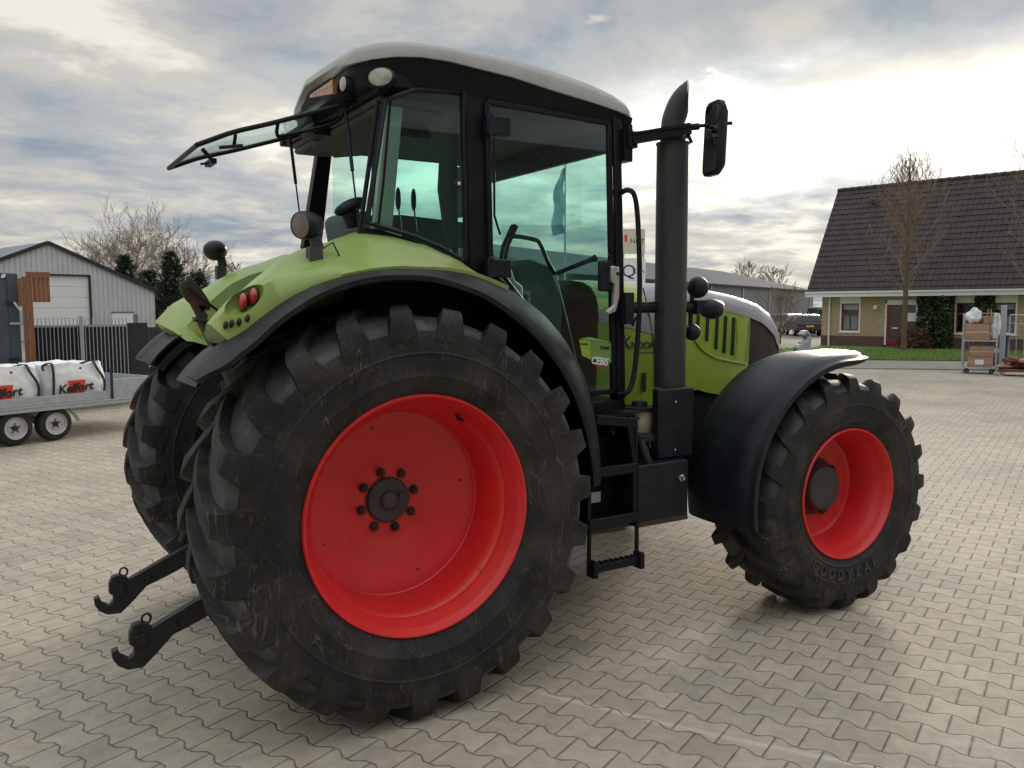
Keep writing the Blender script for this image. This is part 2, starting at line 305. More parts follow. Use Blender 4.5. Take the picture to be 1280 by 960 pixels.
# ------------------------------------------------------------------ mesh helpers
class MB:
    def __init__(s): s.v = []; s.f = []; s.mi = []
    def add(s, vs, fs, mi=0):
        o = len(s.v); s.v += [Vector(v) for v in vs]; s.f += [tuple(i + o for i in f) for f in fs]; s.mi += [mi] * len(fs); return s
    def box(s, c, d, rot=None, mi=0):
        x, y, z = d[0] / 2, d[1] / 2, d[2] / 2
        vs = [Vector((a, b, e)) for a in (-x, x) for b in (-y, y) for e in (-z, z)]
        if rot is not None: vs = [rot @ v for v in vs]
        vs = [v + Vector(c) for v in vs]
        return s.add(vs, [(0, 1, 3, 2), (4, 6, 7, 5), (0, 4, 5, 1), (2, 3, 7, 6), (0, 2, 6, 4), (1, 5, 7, 3)], mi)
    def b2(s, a, b, mi=0):
        return s.box([(a[i] + b[i]) / 2 for i in range(3)], [abs(a[i] - b[i]) for i in range(3)], mi=mi)
    def bar(s, a, b, w, h, up=(0, 0, 1), mi=0):
        a = Vector(a); b = Vector(b); d = b - a; x = d.normalized(); u = Vector(up); y = u.cross(x)
        if y.length < 1e-4: y = Vector((1, 0, 0)).cross(x)
        y.normalize(); z = x.cross(y); m = Matrix((x, y, z)).transposed()
        return s.box((a + b) / 2, (d.length, w, h), m, mi)
    def tube(s, pts, r, n=10, caps=True, mi=0):
        pts = [Vector(p) for p in pts]; N = len(pts); rs = r if isinstance(r, (list, tuple)) else [r] * N
        t0 = (pts[1] - pts[0]).normalized(); a = Vector((0, 0, 1)) if abs(t0.z) < .9 else Vector((1, 0, 0)); x = a.cross(t0).normalized()
        vs = []
        for i, p in enumerate(pts):
            t = (pts[min(i + 1, N - 1)] - pts[max(i - 1, 0)]).normalized(); x = (x - t * x.dot(t)).normalized(); y = t.cross(x)
            for k in range(n):
                an = 2 * PI * k / n; vs.append(p + (x * math.cos(an) + y * math.sin(an)) * rs[i])
        fs = [(i * n + k, i * n + (k + 1) % n, (i + 1) * n + (k + 1) % n, (i + 1) * n + k) for i in range(N - 1) for k in range(n)]
        if caps: fs += [tuple(range(n))[::-1], tuple((N - 1) * n + k for k in range(n))]
        return s.add(vs, fs, mi)
    def lathe(s, prof, c=(0, 0, 0), axis='y', n=48, mi=0, close=False):
        vs = []; P = len(prof)
        for k in range(n):
            a = 2 * PI * k / n; ca, sa = math.cos(a), math.sin(a)
            for h, r in prof:
                v = {'y': (r * ca, h, r * sa), 'x': (h, r * ca, r * sa), 'z': (r * ca, r * sa, h)}[axis]
                vs.append(Vector(v) + Vector(c))
        fs = []
        for k in range(n):
            k2 = (k + 1) % n
            for j in range(P - 1 + (1 if close else 0)):
                j2 = (j + 1) % P; fs.append((k * P + j, k * P + j2, k2 * P + j2, k2 * P + j))
        return s.add(vs, fs, mi)
    def ellipsoid(s, c, r, rot=None, nu=20, nv=12, mi=0):
        vs = []; fs = []
        for j in range(nv + 1):
            ph = PI * j / nv
            for i in range(nu):
                th = 2 * PI * i / nu; v = Vector((r[0] * math.sin(ph) * math.cos(th), r[1] * math.sin(ph) * math.sin(th), r[2] * math.cos(ph)))
                if rot is not None: v = rot @ v
                vs.append(v + Vector(c))
        for j in range(nv):
            for i in range(nu): fs.append((j * nu + i, (j + 1) * nu + i, (j + 1) * nu + (i + 1) % nu, j * nu + (i + 1) % nu))
        return s.add(vs, fs, mi)
    def prism(s, outline, ax, a, b, mi=0):
        """outline of 2D points extruded along axis ax from a to b"""
        def mk(p, t):
            l = list(p); l.insert(ax, t); return Vector(l)
        n = len(outline); vs = [mk(p, a) for p in outline] + [mk(p, b) for p in outline]
        tri = tessellate_polygon([[Vector((p[0], p[1], 0)) for p in outline]])
        fs = [tuple(t) for t in tri] + [tuple(i + n for i in t[::-1]) for t in tri]
        fs += [(i, (i + 1) % n, (i + 1) % n + n, i + n) for i in range(n)]
        return s.add(vs, fs, mi)
    def grid(s, rows, closed=False, mi=0):
        n = len(rows[0]); vs = [v for r in rows for v in r]
        fs = [(i * n + k, i * n + (k + 1) % n, (i + 1) * n + (k + 1) % n, (i + 1) * n + k) for i in range(len(rows) - 1) for k in range(n if closed else n - 1)]
        return s.add(vs, fs, mi)
    def loft(s, rows, mi=0):
        """closed sections, capped"""
        s.grid(rows, True, mi); o = len(s.v) - len(rows) * len(rows[0]); n = len(rows[0])
        for base, rev in ((o, True), (o + (len(rows) - 1) * n, False)):
            pts = s.v[base:base + n]; c = sum(pts, Vector()) / n; s.v.append(c); ci = len(s.v) - 1
            for k in range(n):
                f = (base + k, base + (k + 1) % n, ci); s.f.append(f[::-1] if rev else f); s.mi.append(mi)
        return s

ORG = {}
def smooth(me, ang=38):
    bm = bmesh.new(); bm.from_mesh(me)
    bmesh.ops.recalc_face_normals(bm, faces=bm.faces)
    for f in bm.faces: f.smooth = True
    lim = R(ang)
    for e in bm.edges:
        if len(e.link_faces) == 2: e.smooth = e.calc_face_angle(0) < lim
        else: e.smooth = False
    bm.to_mesh(me); bm.free()

def tag(o, label=None, cat=None, group=None, kind=None):
    if label: o['label'] = label
    if cat: o['category'] = cat
    if group: o['group'] = group
    if kind: o['kind'] = kind
    return o

def done(name, mb, mats, parent=None, bevel=0, seg=2, label=None, ang=38, recalc=True, merge=True, solid=0, sub=0):
    """link a mesh given in the thing's own coordinates"""
    if not isinstance(mats, (list, tuple)): mats = [mats]
    mats = [M[m] if isinstance(m, str) else m for m in mats]
    vs = mb.v
    lo = Vector([min(v[i] for v in vs) for i in range(3)]); hi = Vector([max(v[i] for v in vs) for i in range(3)])
    c = (lo + hi) / 2
    if parent is None: c.z = lo.z
    me = bpy.data.meshes.new(name); me.from_pydata([v - c for v in vs], [], mb.f)
    for m in mats: me.materials.append(m)
    if len(mats) > 1:
        for p, i in zip(me.polygons, mb.mi): p.material_index = i
    bm = bmesh.new(); bm.from_mesh(me)
    if merge: bmesh.ops.remove_doubles(bm, verts=bm.verts, dist=1e-5)
    bm.to_mesh(me); bm.free()
    if ang: smooth(me, ang)
    o = bpy.data.objects.new(name, me); col.objects.link(o)
    po = ORG.get(parent.name, Vector()) if parent else Vector()
    o.location = c - po; o.parent = parent; ORG[o.name] = c.copy()
    if bevel:
        md = o.modifiers.new('Bevel', 'BEVEL'); md.width = bevel; md.segments = seg; md.limit_method = 'ANGLE'; md.angle_limit = R(40)
    if sub:
        md = o.modifiers.new('Sub', 'SUBSURF'); md.levels = sub; md.render_levels = sub
    if solid:
        md = o.modifiers.new('Solid', 'SOLIDIFY'); md.thickness = solid; md.offset = 0
    if label: o['label'] = label
    return o

def empty(name, loc=(0, 0, 0), rz=0, label=None, cat=None, group=None):
    o = bpy.data.objects.new(name, None); col.objects.link(o); o.empty_display_size = .3
    o.location = loc; o.rotation_euler = (0, 0, rz); ORG[o.name] = Vector()
    tag(o, label, cat, group); return o

def copy_tree(o, parent=None):
    c = o.copy(); col.objects.link(c); c.parent = parent; ORG[c.name] = ORG.get(o.name, Vector()).copy()
    for ch in list(o.children): copy_tree(ch, c)
    return c

def mirror_part(o, parent):
    """a mirrored copy (left side of the tractor) with mesh data of its own"""
    me = o.data.copy()
    for v in me.vertices: v.co.y *= -1
    me.flip_normals()
    c = o.copy(); c.data = me; col.objects.link(c); c.parent = parent; c.location.y = -o.location.y
    g = ORG[o.name].copy(); g.y *= -1; ORG[c.name] = g
    for ch in list(o.children): 
        mirror_part(ch, c)
    return c

def text(name, s, size, origin, xd, zd, mt, parent, ext=.0015, shear=0, off=0, sx=1, label=None):
    """raised letters; xd = reading direction, zd = up direction"""
    cu = bpy.data.curves.new('t', 'FONT'); cu.body = s; cu.size = size; cu.extrude = ext; cu.shear = shear; cu.offset = off; cu.align_x = 'CENTER'; cu.align_y = 'CENTER'; cu.resolution_u = 3
    t = bpy.data.objects.new('t', cu); col.objects.link(t); bpy.context.view_layer.update()
    me = bpy.data.meshes.new_from_object(t.evaluated_get(bpy.context.evaluated_depsgraph_get()))
    bpy.data.objects.remove(t); bpy.data.curves.remove(cu)
    xd = Vector(xd).normalized(); zd = Vector(zd).normalized(); nn = xd.cross(zd)
    for v in me.vertices: v.co = xd * v.co.x * sx + zd * v.co.y + nn * v.co.z
    me.materials.clear(); me.materials.append(M[mt])
    o = bpy.data.objects.new(name, me); col.objects.link(o); o.parent = parent
    o.location = Vector(origin) - (ORG.get(parent.name, Vector()) if parent else Vector()); ORG[o.name] = Vector(origin)
    if label: o['label'] = label
    return o

def lerp_tab(tab, x):
    tab = sorted(tab)
    if x <= tab[0][0]: return tab[0][1]
    for (a, b), (c, d) in zip(tab, tab[1:]):
        if x <= c:
            t = (x - a) / (c - a); t = t * t * (3 - 2 * t) * .35 + t * .65
            return b + (d - b) * t
    return tab[-1][1]

def lerp3(a, b, t): return Vector(a) * (1 - t) + Vector(b) * t

def smoothpath(pts, n=6):
    """Catmull-Rom through points"""
    P = [Vector(p) for p in pts]; P = [P[0] * 2 - P[1]] + P + [P[-1] * 2 - P[-2]]; out = []
    for i in range(1, len(P) - 2):
        for k in range(n):
            t = k / n; a, b, c, d = P[i - 1:i + 3]
            out.append(.5 * ((2 * b) + (c - a) * t + (2 * a - 5 * b + 4 * c - d) * t * t + (3 * b - a - 3 * c + d) * t ** 3))
    out.append(P[-2]); return out

# ================================================================== TRACTOR
AZ = .9575; FZ = .7433; WB = 2.86
tr = empty('tractor', (0, 0, 0), 0, 'lime green farm tractor with red wheels and raised rear window parked on the pavers', 'tractor')

def tyre_mesh(Rt, prof, lugp, nl, k1, k2, wt0, wt1, wb, phase=0.):
    """prof: half profile (y,R) centre->bead; lugp: stations (yt,Rt,yb,Rb,widthfactor)"""
    c = MB()
    full = [(-y, r) for y, r in prof[::-1]] + prof[1:] if prof[0][0] == 0 else [(-y, r) for y, r in prof[::-1]] + prof
    c.lathe(full, n=120)
    l = MB()
    for side in (-1, 1):
        for i in range(nl):
            th0 = 2 * PI * (i + (.5 if side > 0 else 0)) / nl + phase
            rows = []
            for (yt, rt, yb, rb, wf) in lugp:
                a = abs(yt) if yt > 0 else 0
                th = th0 + (k1 * yt - k2 * yt * yt if yt > 0 else k1 * yt)
                t = max(0, min(1, yt / lugp[-1][0])); w1 = (wt0 + (wt1 - wt0) * t) * wf; w2 = w1 * wb
                row = []
                for (y, r, w, sg) in ((yb, rb, w2, -1), (yt, rt, w1, -1), (yt, rt, w1, 1), (yb, rb, w2, 1)):
                    an = th + sg * w / 2 / r; row.append(Vector((r * math.cos(an), side * y, r * math.sin(an))))
                rows.append(row)
            l.loft(rows)
    return c, l

def wheel(name, front):
    root_c = Vector((0, 0, 0))
    m = MB()
    if not front:
        # y negative = outside; centre plane at y=0 ; outer flange at y=-.30
        f = -.30
        m.lathe([(f + .03, .546), (f + .012, .555), (f - .004, .555), (f - .012, .549), (f - .010, .542), (f + .004, .533), (f + .02, .524), (f + .028, .518), (f + .06, .510), (f + .075, .498), (f + .10, .492), (f + .115, .478),
                 (f + .15, .466), (f + .20, .458), (f + .29, .452), (f + .316, .452), (f + .321, .446), (f + .320, .438), (f + .334, .40), (f + .352, .33), (f + .375, .26), (f + .392, .20), (f + .40, .175), (f + .40, .05)], n=96)
        m.lathe([(f + .31, .455), (f + .40, .455), (f + .50, .47), (f + .56, .51), (f + .60, .545)], n=72)
        hy = f + .40; R0, nb, rb = .143, 8, .017
    else:
        f = -.25
        m.lathe([(f + .03, .402), (f + .010, .410), (f - .004, .410), (f - .012, .405), (f - .010, .398), (f + .004, .390), (f + .018, .383), (f + .03, .378), (f + .06, .370), (f + .08, .358), (f + .10, .352), (f + .13, .340),
                 (f + .20, .332), (f + .262, .330), (f + .27, .318), (f + .275, .30), (f + .285, .22), (f + .30, .17), (f + .30, .05)], n=80)
        m.lathe([(f + .26, .333), (f + .33, .335), (f + .45, .35), (f + .50, .40)], n=60)
        hy = f + .30; R0, nb, rb = .16, 8, .015
    return m, hy, R0, nb, rb, f

RP = [(0, .908), (.10, .907), (.20, .902), (.26, .890), (.30, .878), (.325, .862), (.3385, .838), (.3425, .80), (.3455, .745), (.3500, .742), (.3500, .735), (.3455, .732), (.3450, .70), (.337, .645), (.3395, .638), (.334, .628), (.318, .592), (.305, .570), (.300, .556), (.285, .552)]
RL = [(-.035, .950, -.03, .89, .8), (.03, .957, .03, .89, 1), (.13, .956, .12, .885, .95), (.23, .950, .21, .87, 1.0), (.290, .942, .26, .85, 1.02), (.322, .930, .29, .82, 1.08), (.340, .895, .30, .80, 1.16), (.3450, .860, .315, .79, 1.32), (.3455, .825, .325, .77, 1.50), (.3437, .785, .33, .76, 1.5)]
FP = [(0, .697), (.09, .696), (.17, .692), (.222, .680), (.250, .668), (.272, .648), (.2795, .61), (.2835, .560), (.2870, .557), (.2870, .551), (.2828, .548), (.278, .50), (.268, .462), (.271, .455), (.265, .448), (.253, .428), (.250, .412), (.235, .410)]
FL = [(-.03, .735, -.025, .68, .8), (.03, .742, .03, .68, 1), (.12, .741, .11, .675, .95), (.19, .736, .17, .66, 1), (.235, .728, .20, .645, 1.02), (.260, .716, .23, .63, 1.08), (.277, .688, .24, .62, 1.16), (.2828, .660, .255, .60, 1.32), (.2838, .63, .262, .58, 1.5), (.2830, .60, .265, .57, 1.5)]

def build_wheel(cx, cy, cz, front, steer, phase, nl):
    m, hy, R0, nb, rb, f = wheel('wheel', front)
    cen = Vector((cx, cy, cz))
    def mv(mb):
        for v in mb.v: v += cen
        return mb
    w = done('wheel', mv(m), 'red', tr, ang=28)
    if not front: c, l = tyre_mesh(.96, RP, RL, 23, .34 / .95 * 2.9, 1.15, .060, .094, 1.45, phase)
    else: c, l = tyre_mesh(.742, FP, FL, 20, .36 / .74 * 2.9, 1.35, .046, .070, 1.45, phase)
    o = len(c.v)
    for k_, f_ in enumerate(c.f):
        cc_ = sum((c.v[i] for i in f_), Vector()) / len(f_)
        if math.hypot(cc_.x, cc_.z) > (.648 if front else .84): c.mi[k_] = 1
    c.v += l.v; c.f += [tuple(i + o for i in ff) for ff in l.f]; c.mi += [0] * len(l.f)
    ty_ = done('tyre', mv(c), ['tyre', 'lug'], w, ang=32, merge=False, bevel=.007, seg=2)
    if front:
        for k, ch in enumerate('GOODYEAR'):
            a = R(232 + k * 9.2); rr_ = .505
            p = Vector((rr_ * math.cos(a), -.2835, rr_ * math.sin(a))) + cen
            text('sidewall_lettering', ch, .085, p, (-math.sin(a), 0, math.cos(a)), (-math.cos(a), 0, -math.sin(a)), 'lug', w, ext=.004, off=.001)
    h = MB()
    if not front:
        h.lathe([(hy + .02, .112), (hy - .012, .112), (hy - .022, .104), (hy - .024, .058), (hy - .026, .050), (hy - .036, .047), (hy - .046, .036), (hy - .050, .015), (hy - .050, .001)], n=40)
        h.box((.062, hy - .03, .02), (.03, .02, .02))
    else:
        h.lathe([(hy + .02, .19), (hy - .02, .19), (hy - .03, .165), (hy - .05, .155), (hy - .09, .145), (hy - .115, .140), (hy - .125, .128), (hy - .125, .001)], n=40)
        for k in range(4):
            a = k * PI / 2 + .5; h.box((.185 * math.cos(a), hy - .03, .185 * math.sin(a)), (.05, .03, .04), Matrix.Rotation(-a, 3, 'Y'))
    done('hub', mv(h), 'hubgrey', w, ang=35)
    for k in range(nb):
        a = 2 * PI * k / nb + .25; b = MB(); cxn, czn = R0 * math.cos(a), R0 * math.sin(a)
        b.lathe([(hy + .01, .024), (hy - .004, .024), (hy - .006, .019), (hy - .028, .017), (hy - .030, .010), (hy - .048, .009), (hy - .048, .001)], (cxn, 0, czn), n=14)
        if not front: done('wheel_nut', mv(b), 'rust' if k % 3 else 'cast', w)
    if not front:
        v = MB(); a = R(62); v.tube([(.49 * math.cos(a), f + .10, .49 * math.sin(a)), (.475 * math.cos(a), f + .06, .475 * math.sin(a)), (.47 * math.cos(a - .03), f + .035, .47 * math.sin(a))], .008)
        done('valve', mv(v), 'inkblack', w)
        for a in (35 + 70, 10, 290, 205):
            a = R(a); d = MB(); d.lathe([(f + .341, .012), (f + .336, .001)], (.385 * math.cos(a), 0, .385 * math.sin(a)), n=12)
            done('bolt_hole', mv(d), 'inkblack', w)
    if steer:
        # rotate in place about the wheel centre
        w.rotation_euler = (0, 0, steer)
        off = ORG[w.name] - cen; rot = Matrix.Rotation(steer, 3, 'Z'); w.location = cen + rot @ off
    return w

w1 = build_wheel(0, -.965, AZ, False, 0, .10, 23)
w2 = mirror_part(w1, tr)
w3 = build_wheel(WB, -1.125, FZ, True, -.0437, .05, 20)
w4 = mirror_part(w3, tr)
w4.rotation_euler = (0, 0, -.0437)
w4.location.x = w3.location.x

# -------- chassis, axles, engine underside
b = MB()
b.b2((-.35, -.24, .62), (1.2, .24, 1.25)); b.b2((1.1, -.22, .62), (3.1, .22, 1.22)); b.b2((2.9, -.25, .75), (3.45, .25, 1.15))
b.b2((-.55, -.18, .85), (-.3, .18, 1.5)); b.b2((1.5, -.36, .95), (2.9, .36, 1.30))
done('chassis', b, 'black', tr, bevel=.02)
b = MB(); b.tube([(0, -.62, AZ), (0, .62, AZ)], .13, 20); b.tube([(0, -.56, AZ), (0, -.25, AZ)], [.15, .22], 20); b.tube([(0, .56, AZ), (0, .25, AZ)], [.15, .22], 20); b.tube([(0, -.80, AZ), (0, .80, AZ)], .09, 16)
done('rear_axle', b, 'cast', tr)
b = MB(); b.tube([(WB, -.95, FZ), (WB, .95, FZ)], [.11, .11], 16); b.tube([(WB, -.3, FZ), (WB, .3, FZ)], .17, 16); b.ellipsoid((WB, 0, FZ), (.24, .22, .22))
for s in (-1, 1): b.tube([(WB, s * .86, FZ - .18), (WB, s * .86, FZ + .2)], .09, 14)
done('front_axle', b, 'cast', tr)
b = MB(); b.b2((.95, -.92, .60), (1.95, -.34, 1.22)); done('fuel_tank', b, 'blackplastic', tr, bevel=.09, seg=4)
b = MB(); b.b2((1.20, -.9235, .80), (1.27, -.921, .86)); done('label_sticker', b, 'white', tr)
b = MB(); b.b2((.8, .34, .5), (1.9, .92, 1.2)); done('fuel_tank', b, 'blackplastic', tr, bevel=.09, seg=4)

# -------- rear mudguards
FU = [(143.4, 1.154), (136.6, 1.14), (129.8, 1.108), (124.2, 1.108), (118.1, 1.113), (112.0, 1.115), (100.2, 1.114), (86.0, 1.122), (68.8, 1.168), (57.4, 1.190), (47.7, 1.205), (38.3, 1.208), (28.3, 1.204), (19.4, 1.186), (1.5, 1.165)]
FO = [(146.4, 1.19), (143.6, 1.135), (139.1, 1.098), (131.9, 1.080), (124.4, 1.087), (114.0, 1.094), (104.2, 1.092), (88.5, 1.078), (72.8, 1.057), (58.9, 1.032), (45.2, 1.015), (33.7, 1.004), (18.2, .99), (1.5, .99)]
def polar(r, a, y): return Vector((r * math.cos(R(a)), y, AZ + r * math.sin(R(a))))
rows = []
N = 64
for i in range(N + 1):
    a = 1.5 + (145 - 1.5) * i / N
    u = lerp_tab(FU, a); o_ = lerp_tab(FO, a); o_ = min(o_, u - .012)
    tail = max(0, (a - 138) / 7) ** 2; yo = -1.262 + .07 * tail
    rows.append([polar(u - .06, a, -.98), polar(u - .012, a, -.985), polar(u, a, -1.05), polar(u * .62 + o_ * .38, a, -1.15), polar(u * .25 + o_ * .75, a, yo + .03), polar(o_, a, yo), polar(o_ - .022, a, yo + .004), polar(o_ - .024, a, yo + .02), polar(u * .45 + o_ * .55 - .035, a, -1.12)])
b = MB(); b.loft(rows)
fl = done('mudguard_extension', b, 'rubberflare', tr, ang=50)
# inner wheel arch, black
rows = []
for i in range(N + 1):
    a = -6 + (146 + 6) * i / N; u = lerp_tab(FU, a) - .055; wl_ = max(0, min(1, (132 - a) / 8))
    rows.append([polar(u, a, -.60), polar(u, a, -1.04), polar(u - .012, a, -1.04), polar(u - .02, a, -.62), polar(u - .04 - .31 * wl_, a, -.605), polar(u - .04 - .31 * wl_, a, -.59)])
b = MB(); b.loft(rows); arch = done('wheel_arch', b, 'black', tr, ang=40)
# green shell
S_in = [(62, 1.235), (70, 1.262), (80, 1.285), (88, 1.30), (94, 1.308), (98, 1.286), (102, 1.268), (106.5, 1.266), (112.7, 1.252), (118.6, 1.222), (122.7, 1.207), (128, 1.185), (134, 1.165)]
S_cr = [(62, 1.205), (75, 1.165), (84, 1.150), (100, 1.158), (111, 1.187), (121, 1.225), (127, 1.238), (134, 1.222)]
rows = []
N = 56
for i in range(N + 1):
    a = 61 + (134.2 - 61) * i / N; u = lerp_tab(FU, a); s1 = lerp_tab(S_in, a); s2 = max(u + .012, lerp_tab(S_cr, a))
    tp = min(1, (a - 61) / 9); s1 = (u + .012) * (1 - tp) + s1 * tp; s2 = (u + .010) * (1 - tp) + s2 * tp
    t = max(0, (a - 112) / 22); pod = t * t * (3 - 2 * t) if t < 1 else 1
    s1 = s1 - .0 * pod; bot = u - .03
    rw_ = lerp_tab([(61, .93), (110, .90), (124, .865), (130, .96), (134.2, 1.07)], a)
    rows.append([polar(rw_, a, -.57), polar(s1 - .05, a, -.62), polar(s1 - .012, a, -.70), polar(s1, a, -.77), polar(s1 * .72 + s2 * .28 + .006, a, -.86), polar(s1 * .35 + s2 * .65 + .006, a, -.94), polar(s2, a, -1.01), polar(s2 - .015, a, -1.045), polar(u + .008 - .012 * pod, a, -1.075), polar(bot, a, -1.070), polar(bot - .005, a, -.99), polar(u - .04, a, -.66), polar(rw_, a, -.585)])
b = MB(); b.loft(rows)
gf = done('mudguard', b, 'fender_green', tr, ang=48)
# scoop for the rear lamps, cut out with an ellipsoid
cut = MB(); ctr = Vector((-.705, -1.045, 1.930)); rotm = Matrix.Rotation(R(38), 3, 'Y')
cut.ellipsoid(ctr, (.098, .060, .047), Matrix.Rotation(R(-40), 3, 'Y'), 32, 20)
co = done('cutter', cut, 'fender_green')
md = gf.modifiers.new('scoop', 'BOOLEAN'); md.operation = 'DIFFERENCE'; md.object = co; md.solver = 'EXACT'
bpy.context.view_layer.update()
me = bpy.data.meshes.new_from_object(gf.evaluated_get(bpy.context.evaluated_depsgraph_get()))
gf.modifiers.clear(); gf.data = me; smooth(me, 48); bpy.data.objects.remove(co)
# lamps
def lamp_oval(c, r, m1, m2, name, parent, rot=None):
    a = MB(); a.ellipsoid(c, r, rot, 24, 12); return done(name, a, m1, parent)
for (px_, pz_) in ((-.708, 1.922), (-.664, 1.945)):
    lamp_oval(Vector((px_, -1.030, pz_)), (.017, .030, .036), 'redlens', None, 'tail_lamp', gf, Matrix.Rotation(R(10), 3, 'Y'))
    lamp_oval(Vector((px_ + .006, -1.018, pz_)), (.022, .028, .041), 'inkblack', None, 'lamp_ring', gf, Matrix.Rotation(R(10), 3, 'Y'))
for k in range(4):
    a = MB(); t = k / 3; a.ellipsoid(((-.790, -.765, -.735, -.700)[k], -1.070, (1.826, 1.832, 1.838, 1.853)[k]), (.0095, .012, .0175), Matrix.Rotation(R(12), 3, 'Y')); done('vent_slot', a, 'inkblack', gf)
# work lamp stalk on the mudguard
def work_lamp(c, dirv, name, parent, size=.075, lens='lensdark', body='blackplastic'):
    d = Vector(dirv).normalized(); a = MB()
    x = d; u = Vector((0, 0, 1)); y = u.cross(x).normalized(); z = x.cross(y); m = Matrix((x, y, z)).transposed()
    prof = [(.012, .93), (.0, 1.0), (-.02, 1.02), (-.05, .95), (-.085, .70), (-.10, .40), (-.105, .02)]
    vs = []; n = 28
    a.lathe([(h, r * size) for h, r in prof] , axis='x', n=n)
    wy = 1.35 if name == 'roof_lamp' and c[1] < -.7 else 1.05
    a.v = [m @ Vector((v.x, v.y * wy, v.z * .92)) + Vector(c) for v in a.v]
    o = done(name, a, body, parent)
    l = MB(); l.lathe([(.008, .92 * size), (.014, .6 * size), (.016, .001)], axis='x', n=n); l.v = [m @ Vector((v.x, v.y * wy, v.z * .92)) + Vector(c) for v in l.v]
    done('lamp_lens', l, lens, o); return o
wl = work_lamp((-.415, -.93, 2.262), (-1, -.35, -.08), 'work_lamp', tr, .068)
b = MB(); b.b2((-.39, -.96, 2.08), (-.33, -.90, 2.165)); b.bar((-.345, -.93, 2.16), (-.36, -.93, 2.235), .03, .05); b.tube([(-.33, -.95, 2.16), (-.28, -.95, 2.19), (-.25, -.95, 2.13)], .004)
lb = done('lamp_bracket', b, 'hubgrey', tr, bevel=.006)
# small plug housing and the second lamp beside the cab corner
b = MB(); b.ellipsoid((-.06, -.60, 2.40), (.09, .06, .035), Matrix.Rotation(R(-25), 3, 'Y')); b.tube([(-.06, -.60, 2.38), (-.03, -.60, 2.25)], [.05, .035]); done('cab_air_intake', b, 'black', tr)
gl = mirror_part(gf, tr)
for o in (mirror_part(fl, tr), mirror_part(arch, tr), gl): o.location.x += .10; o.location.z -= .02
wl2 = mirror_part(wl, tr); mirror_part(lb, tr)
wl2.rotation_euler.z = R(-60)
rows = []
for i in range(13):
    a = 127 + 19 * i / 12; u = lerp_tab(FU, a) - .015
    rows.append([polar(u, a, .615), polar(u + .004, a, 1.24), polar(u - .008, a, 1.24), polar(u - .012, a, .615)])
b = MB(); b.loft(rows)
for v in b.v: v += Vector((.10, 0, -.02))
done('mud_flap', b, 'rubberflare', tr)
b = MB(); b.prism([(-.70, 1.80), (-.665, 1.845), (-.625, 1.80), (-.665, 1.755)], 1, .562, .5655)
for v in b.v: v += Vector((.10, 0, -.02))
ys = done('warning_sticker', b, 'yellow', tr)
# black lower lip piece at the far mudguard is the mirrored extension

# -------- lower links with hooks
HOOK = [(-1.212, .299), (-1.185, .306), (-1.176, .273), (-1.139, .247), (-1.117, .266), (-1.115, .302), (-1.136, .319), (-1.134, .368), (-1.117, .407), (-1.084, .412), (-1.046, .398), (-1.035, .378), (-.856, .461), (-.45, .64), (-.40, .55), (-.83, .367), (-.942, .327), (-1.024, .245), (-1.081, .196), (-1.147, .199), (-1.189, .227), (-1.209, .262)]
b = MB(); b.prism(HOOK, 1, -.445, -.395)
b.tube([(-1.056 + .020 * math.cos(t), -.42, .422 + .024 * math.sin(t)) for t in [k * PI / 8 for k in range(17)]], .006, 8, caps=False)
b.bar((-1.09, -.42, .36), (-1.075, -.42, .30), .075, .05)
b.tube([(-.93, -.46, .365), (-.93, -.38, .365)], .018, 12); b.tube([(-1.10, -.455, .365), (-1.10, -.385, .365)], .006, 8); b.tube([(-1.07, -.455, .335), (-1.07, -.385, .335)], .006, 8)
la = done('lower_link', b, 'cast', tr, bevel=.005)
h = MB(); h.lathe([(0, .021), (-.003, .001)], (-.80, -.4455, .42), n=14)
mirror_part(la, tr)
TL = [(-.781, 2.031), (-.751, 2.043), (-.717, 2.037), (-.684, 2.001), (-.646, 1.939), (-.637, 1.903), (-.648, 1.882), (-.665, 1.897), (-.663, 1.871), (-.649, 1.856), (-.664, 1.84), (-.69, 1.835), (-.725, 1.825), (-.724, 1.835), (-.704, 1.851), (-.736, 1.918), (-.755, 1.939), (-.774, 1.969), (-.785, 2.0)]
b = MB(); b.prism(TL, 1, -.075, -.03)
tl = done('top_link_hook', b, 'rust', tr, bevel=.006)
b = MB(); b.tube([(-.685, -.05, 1.84), (-.631, -.05, 1.719), (-.55, -.05, 1.53), (-.48, -.05, 1.40)], .028, 14); b.bar((-.72, -.05, 1.845), (-.65, -.05, 1.828), .09, .012); done('top_link_tube', b, 'hubgrey', tr)
b = MB(); b.tube([(-.753, -.095, 2.0), (-.588, -.095, 1.868)], .007); done('release_rod', b, 'black', tr)
b = MB()
for y in (-.28, .28):
    b.tube([(-.42, y, 1.45), (-.75, y * 1.4, .55)], .022); b.bar((-.2, y, 1.42), (-.46, y, 1.46), .06, .08)
b.b2((-.55, -.22, .35), (-.35, .22, .7)); done('lift_arms', b, 'cast', tr, bevel=.01)

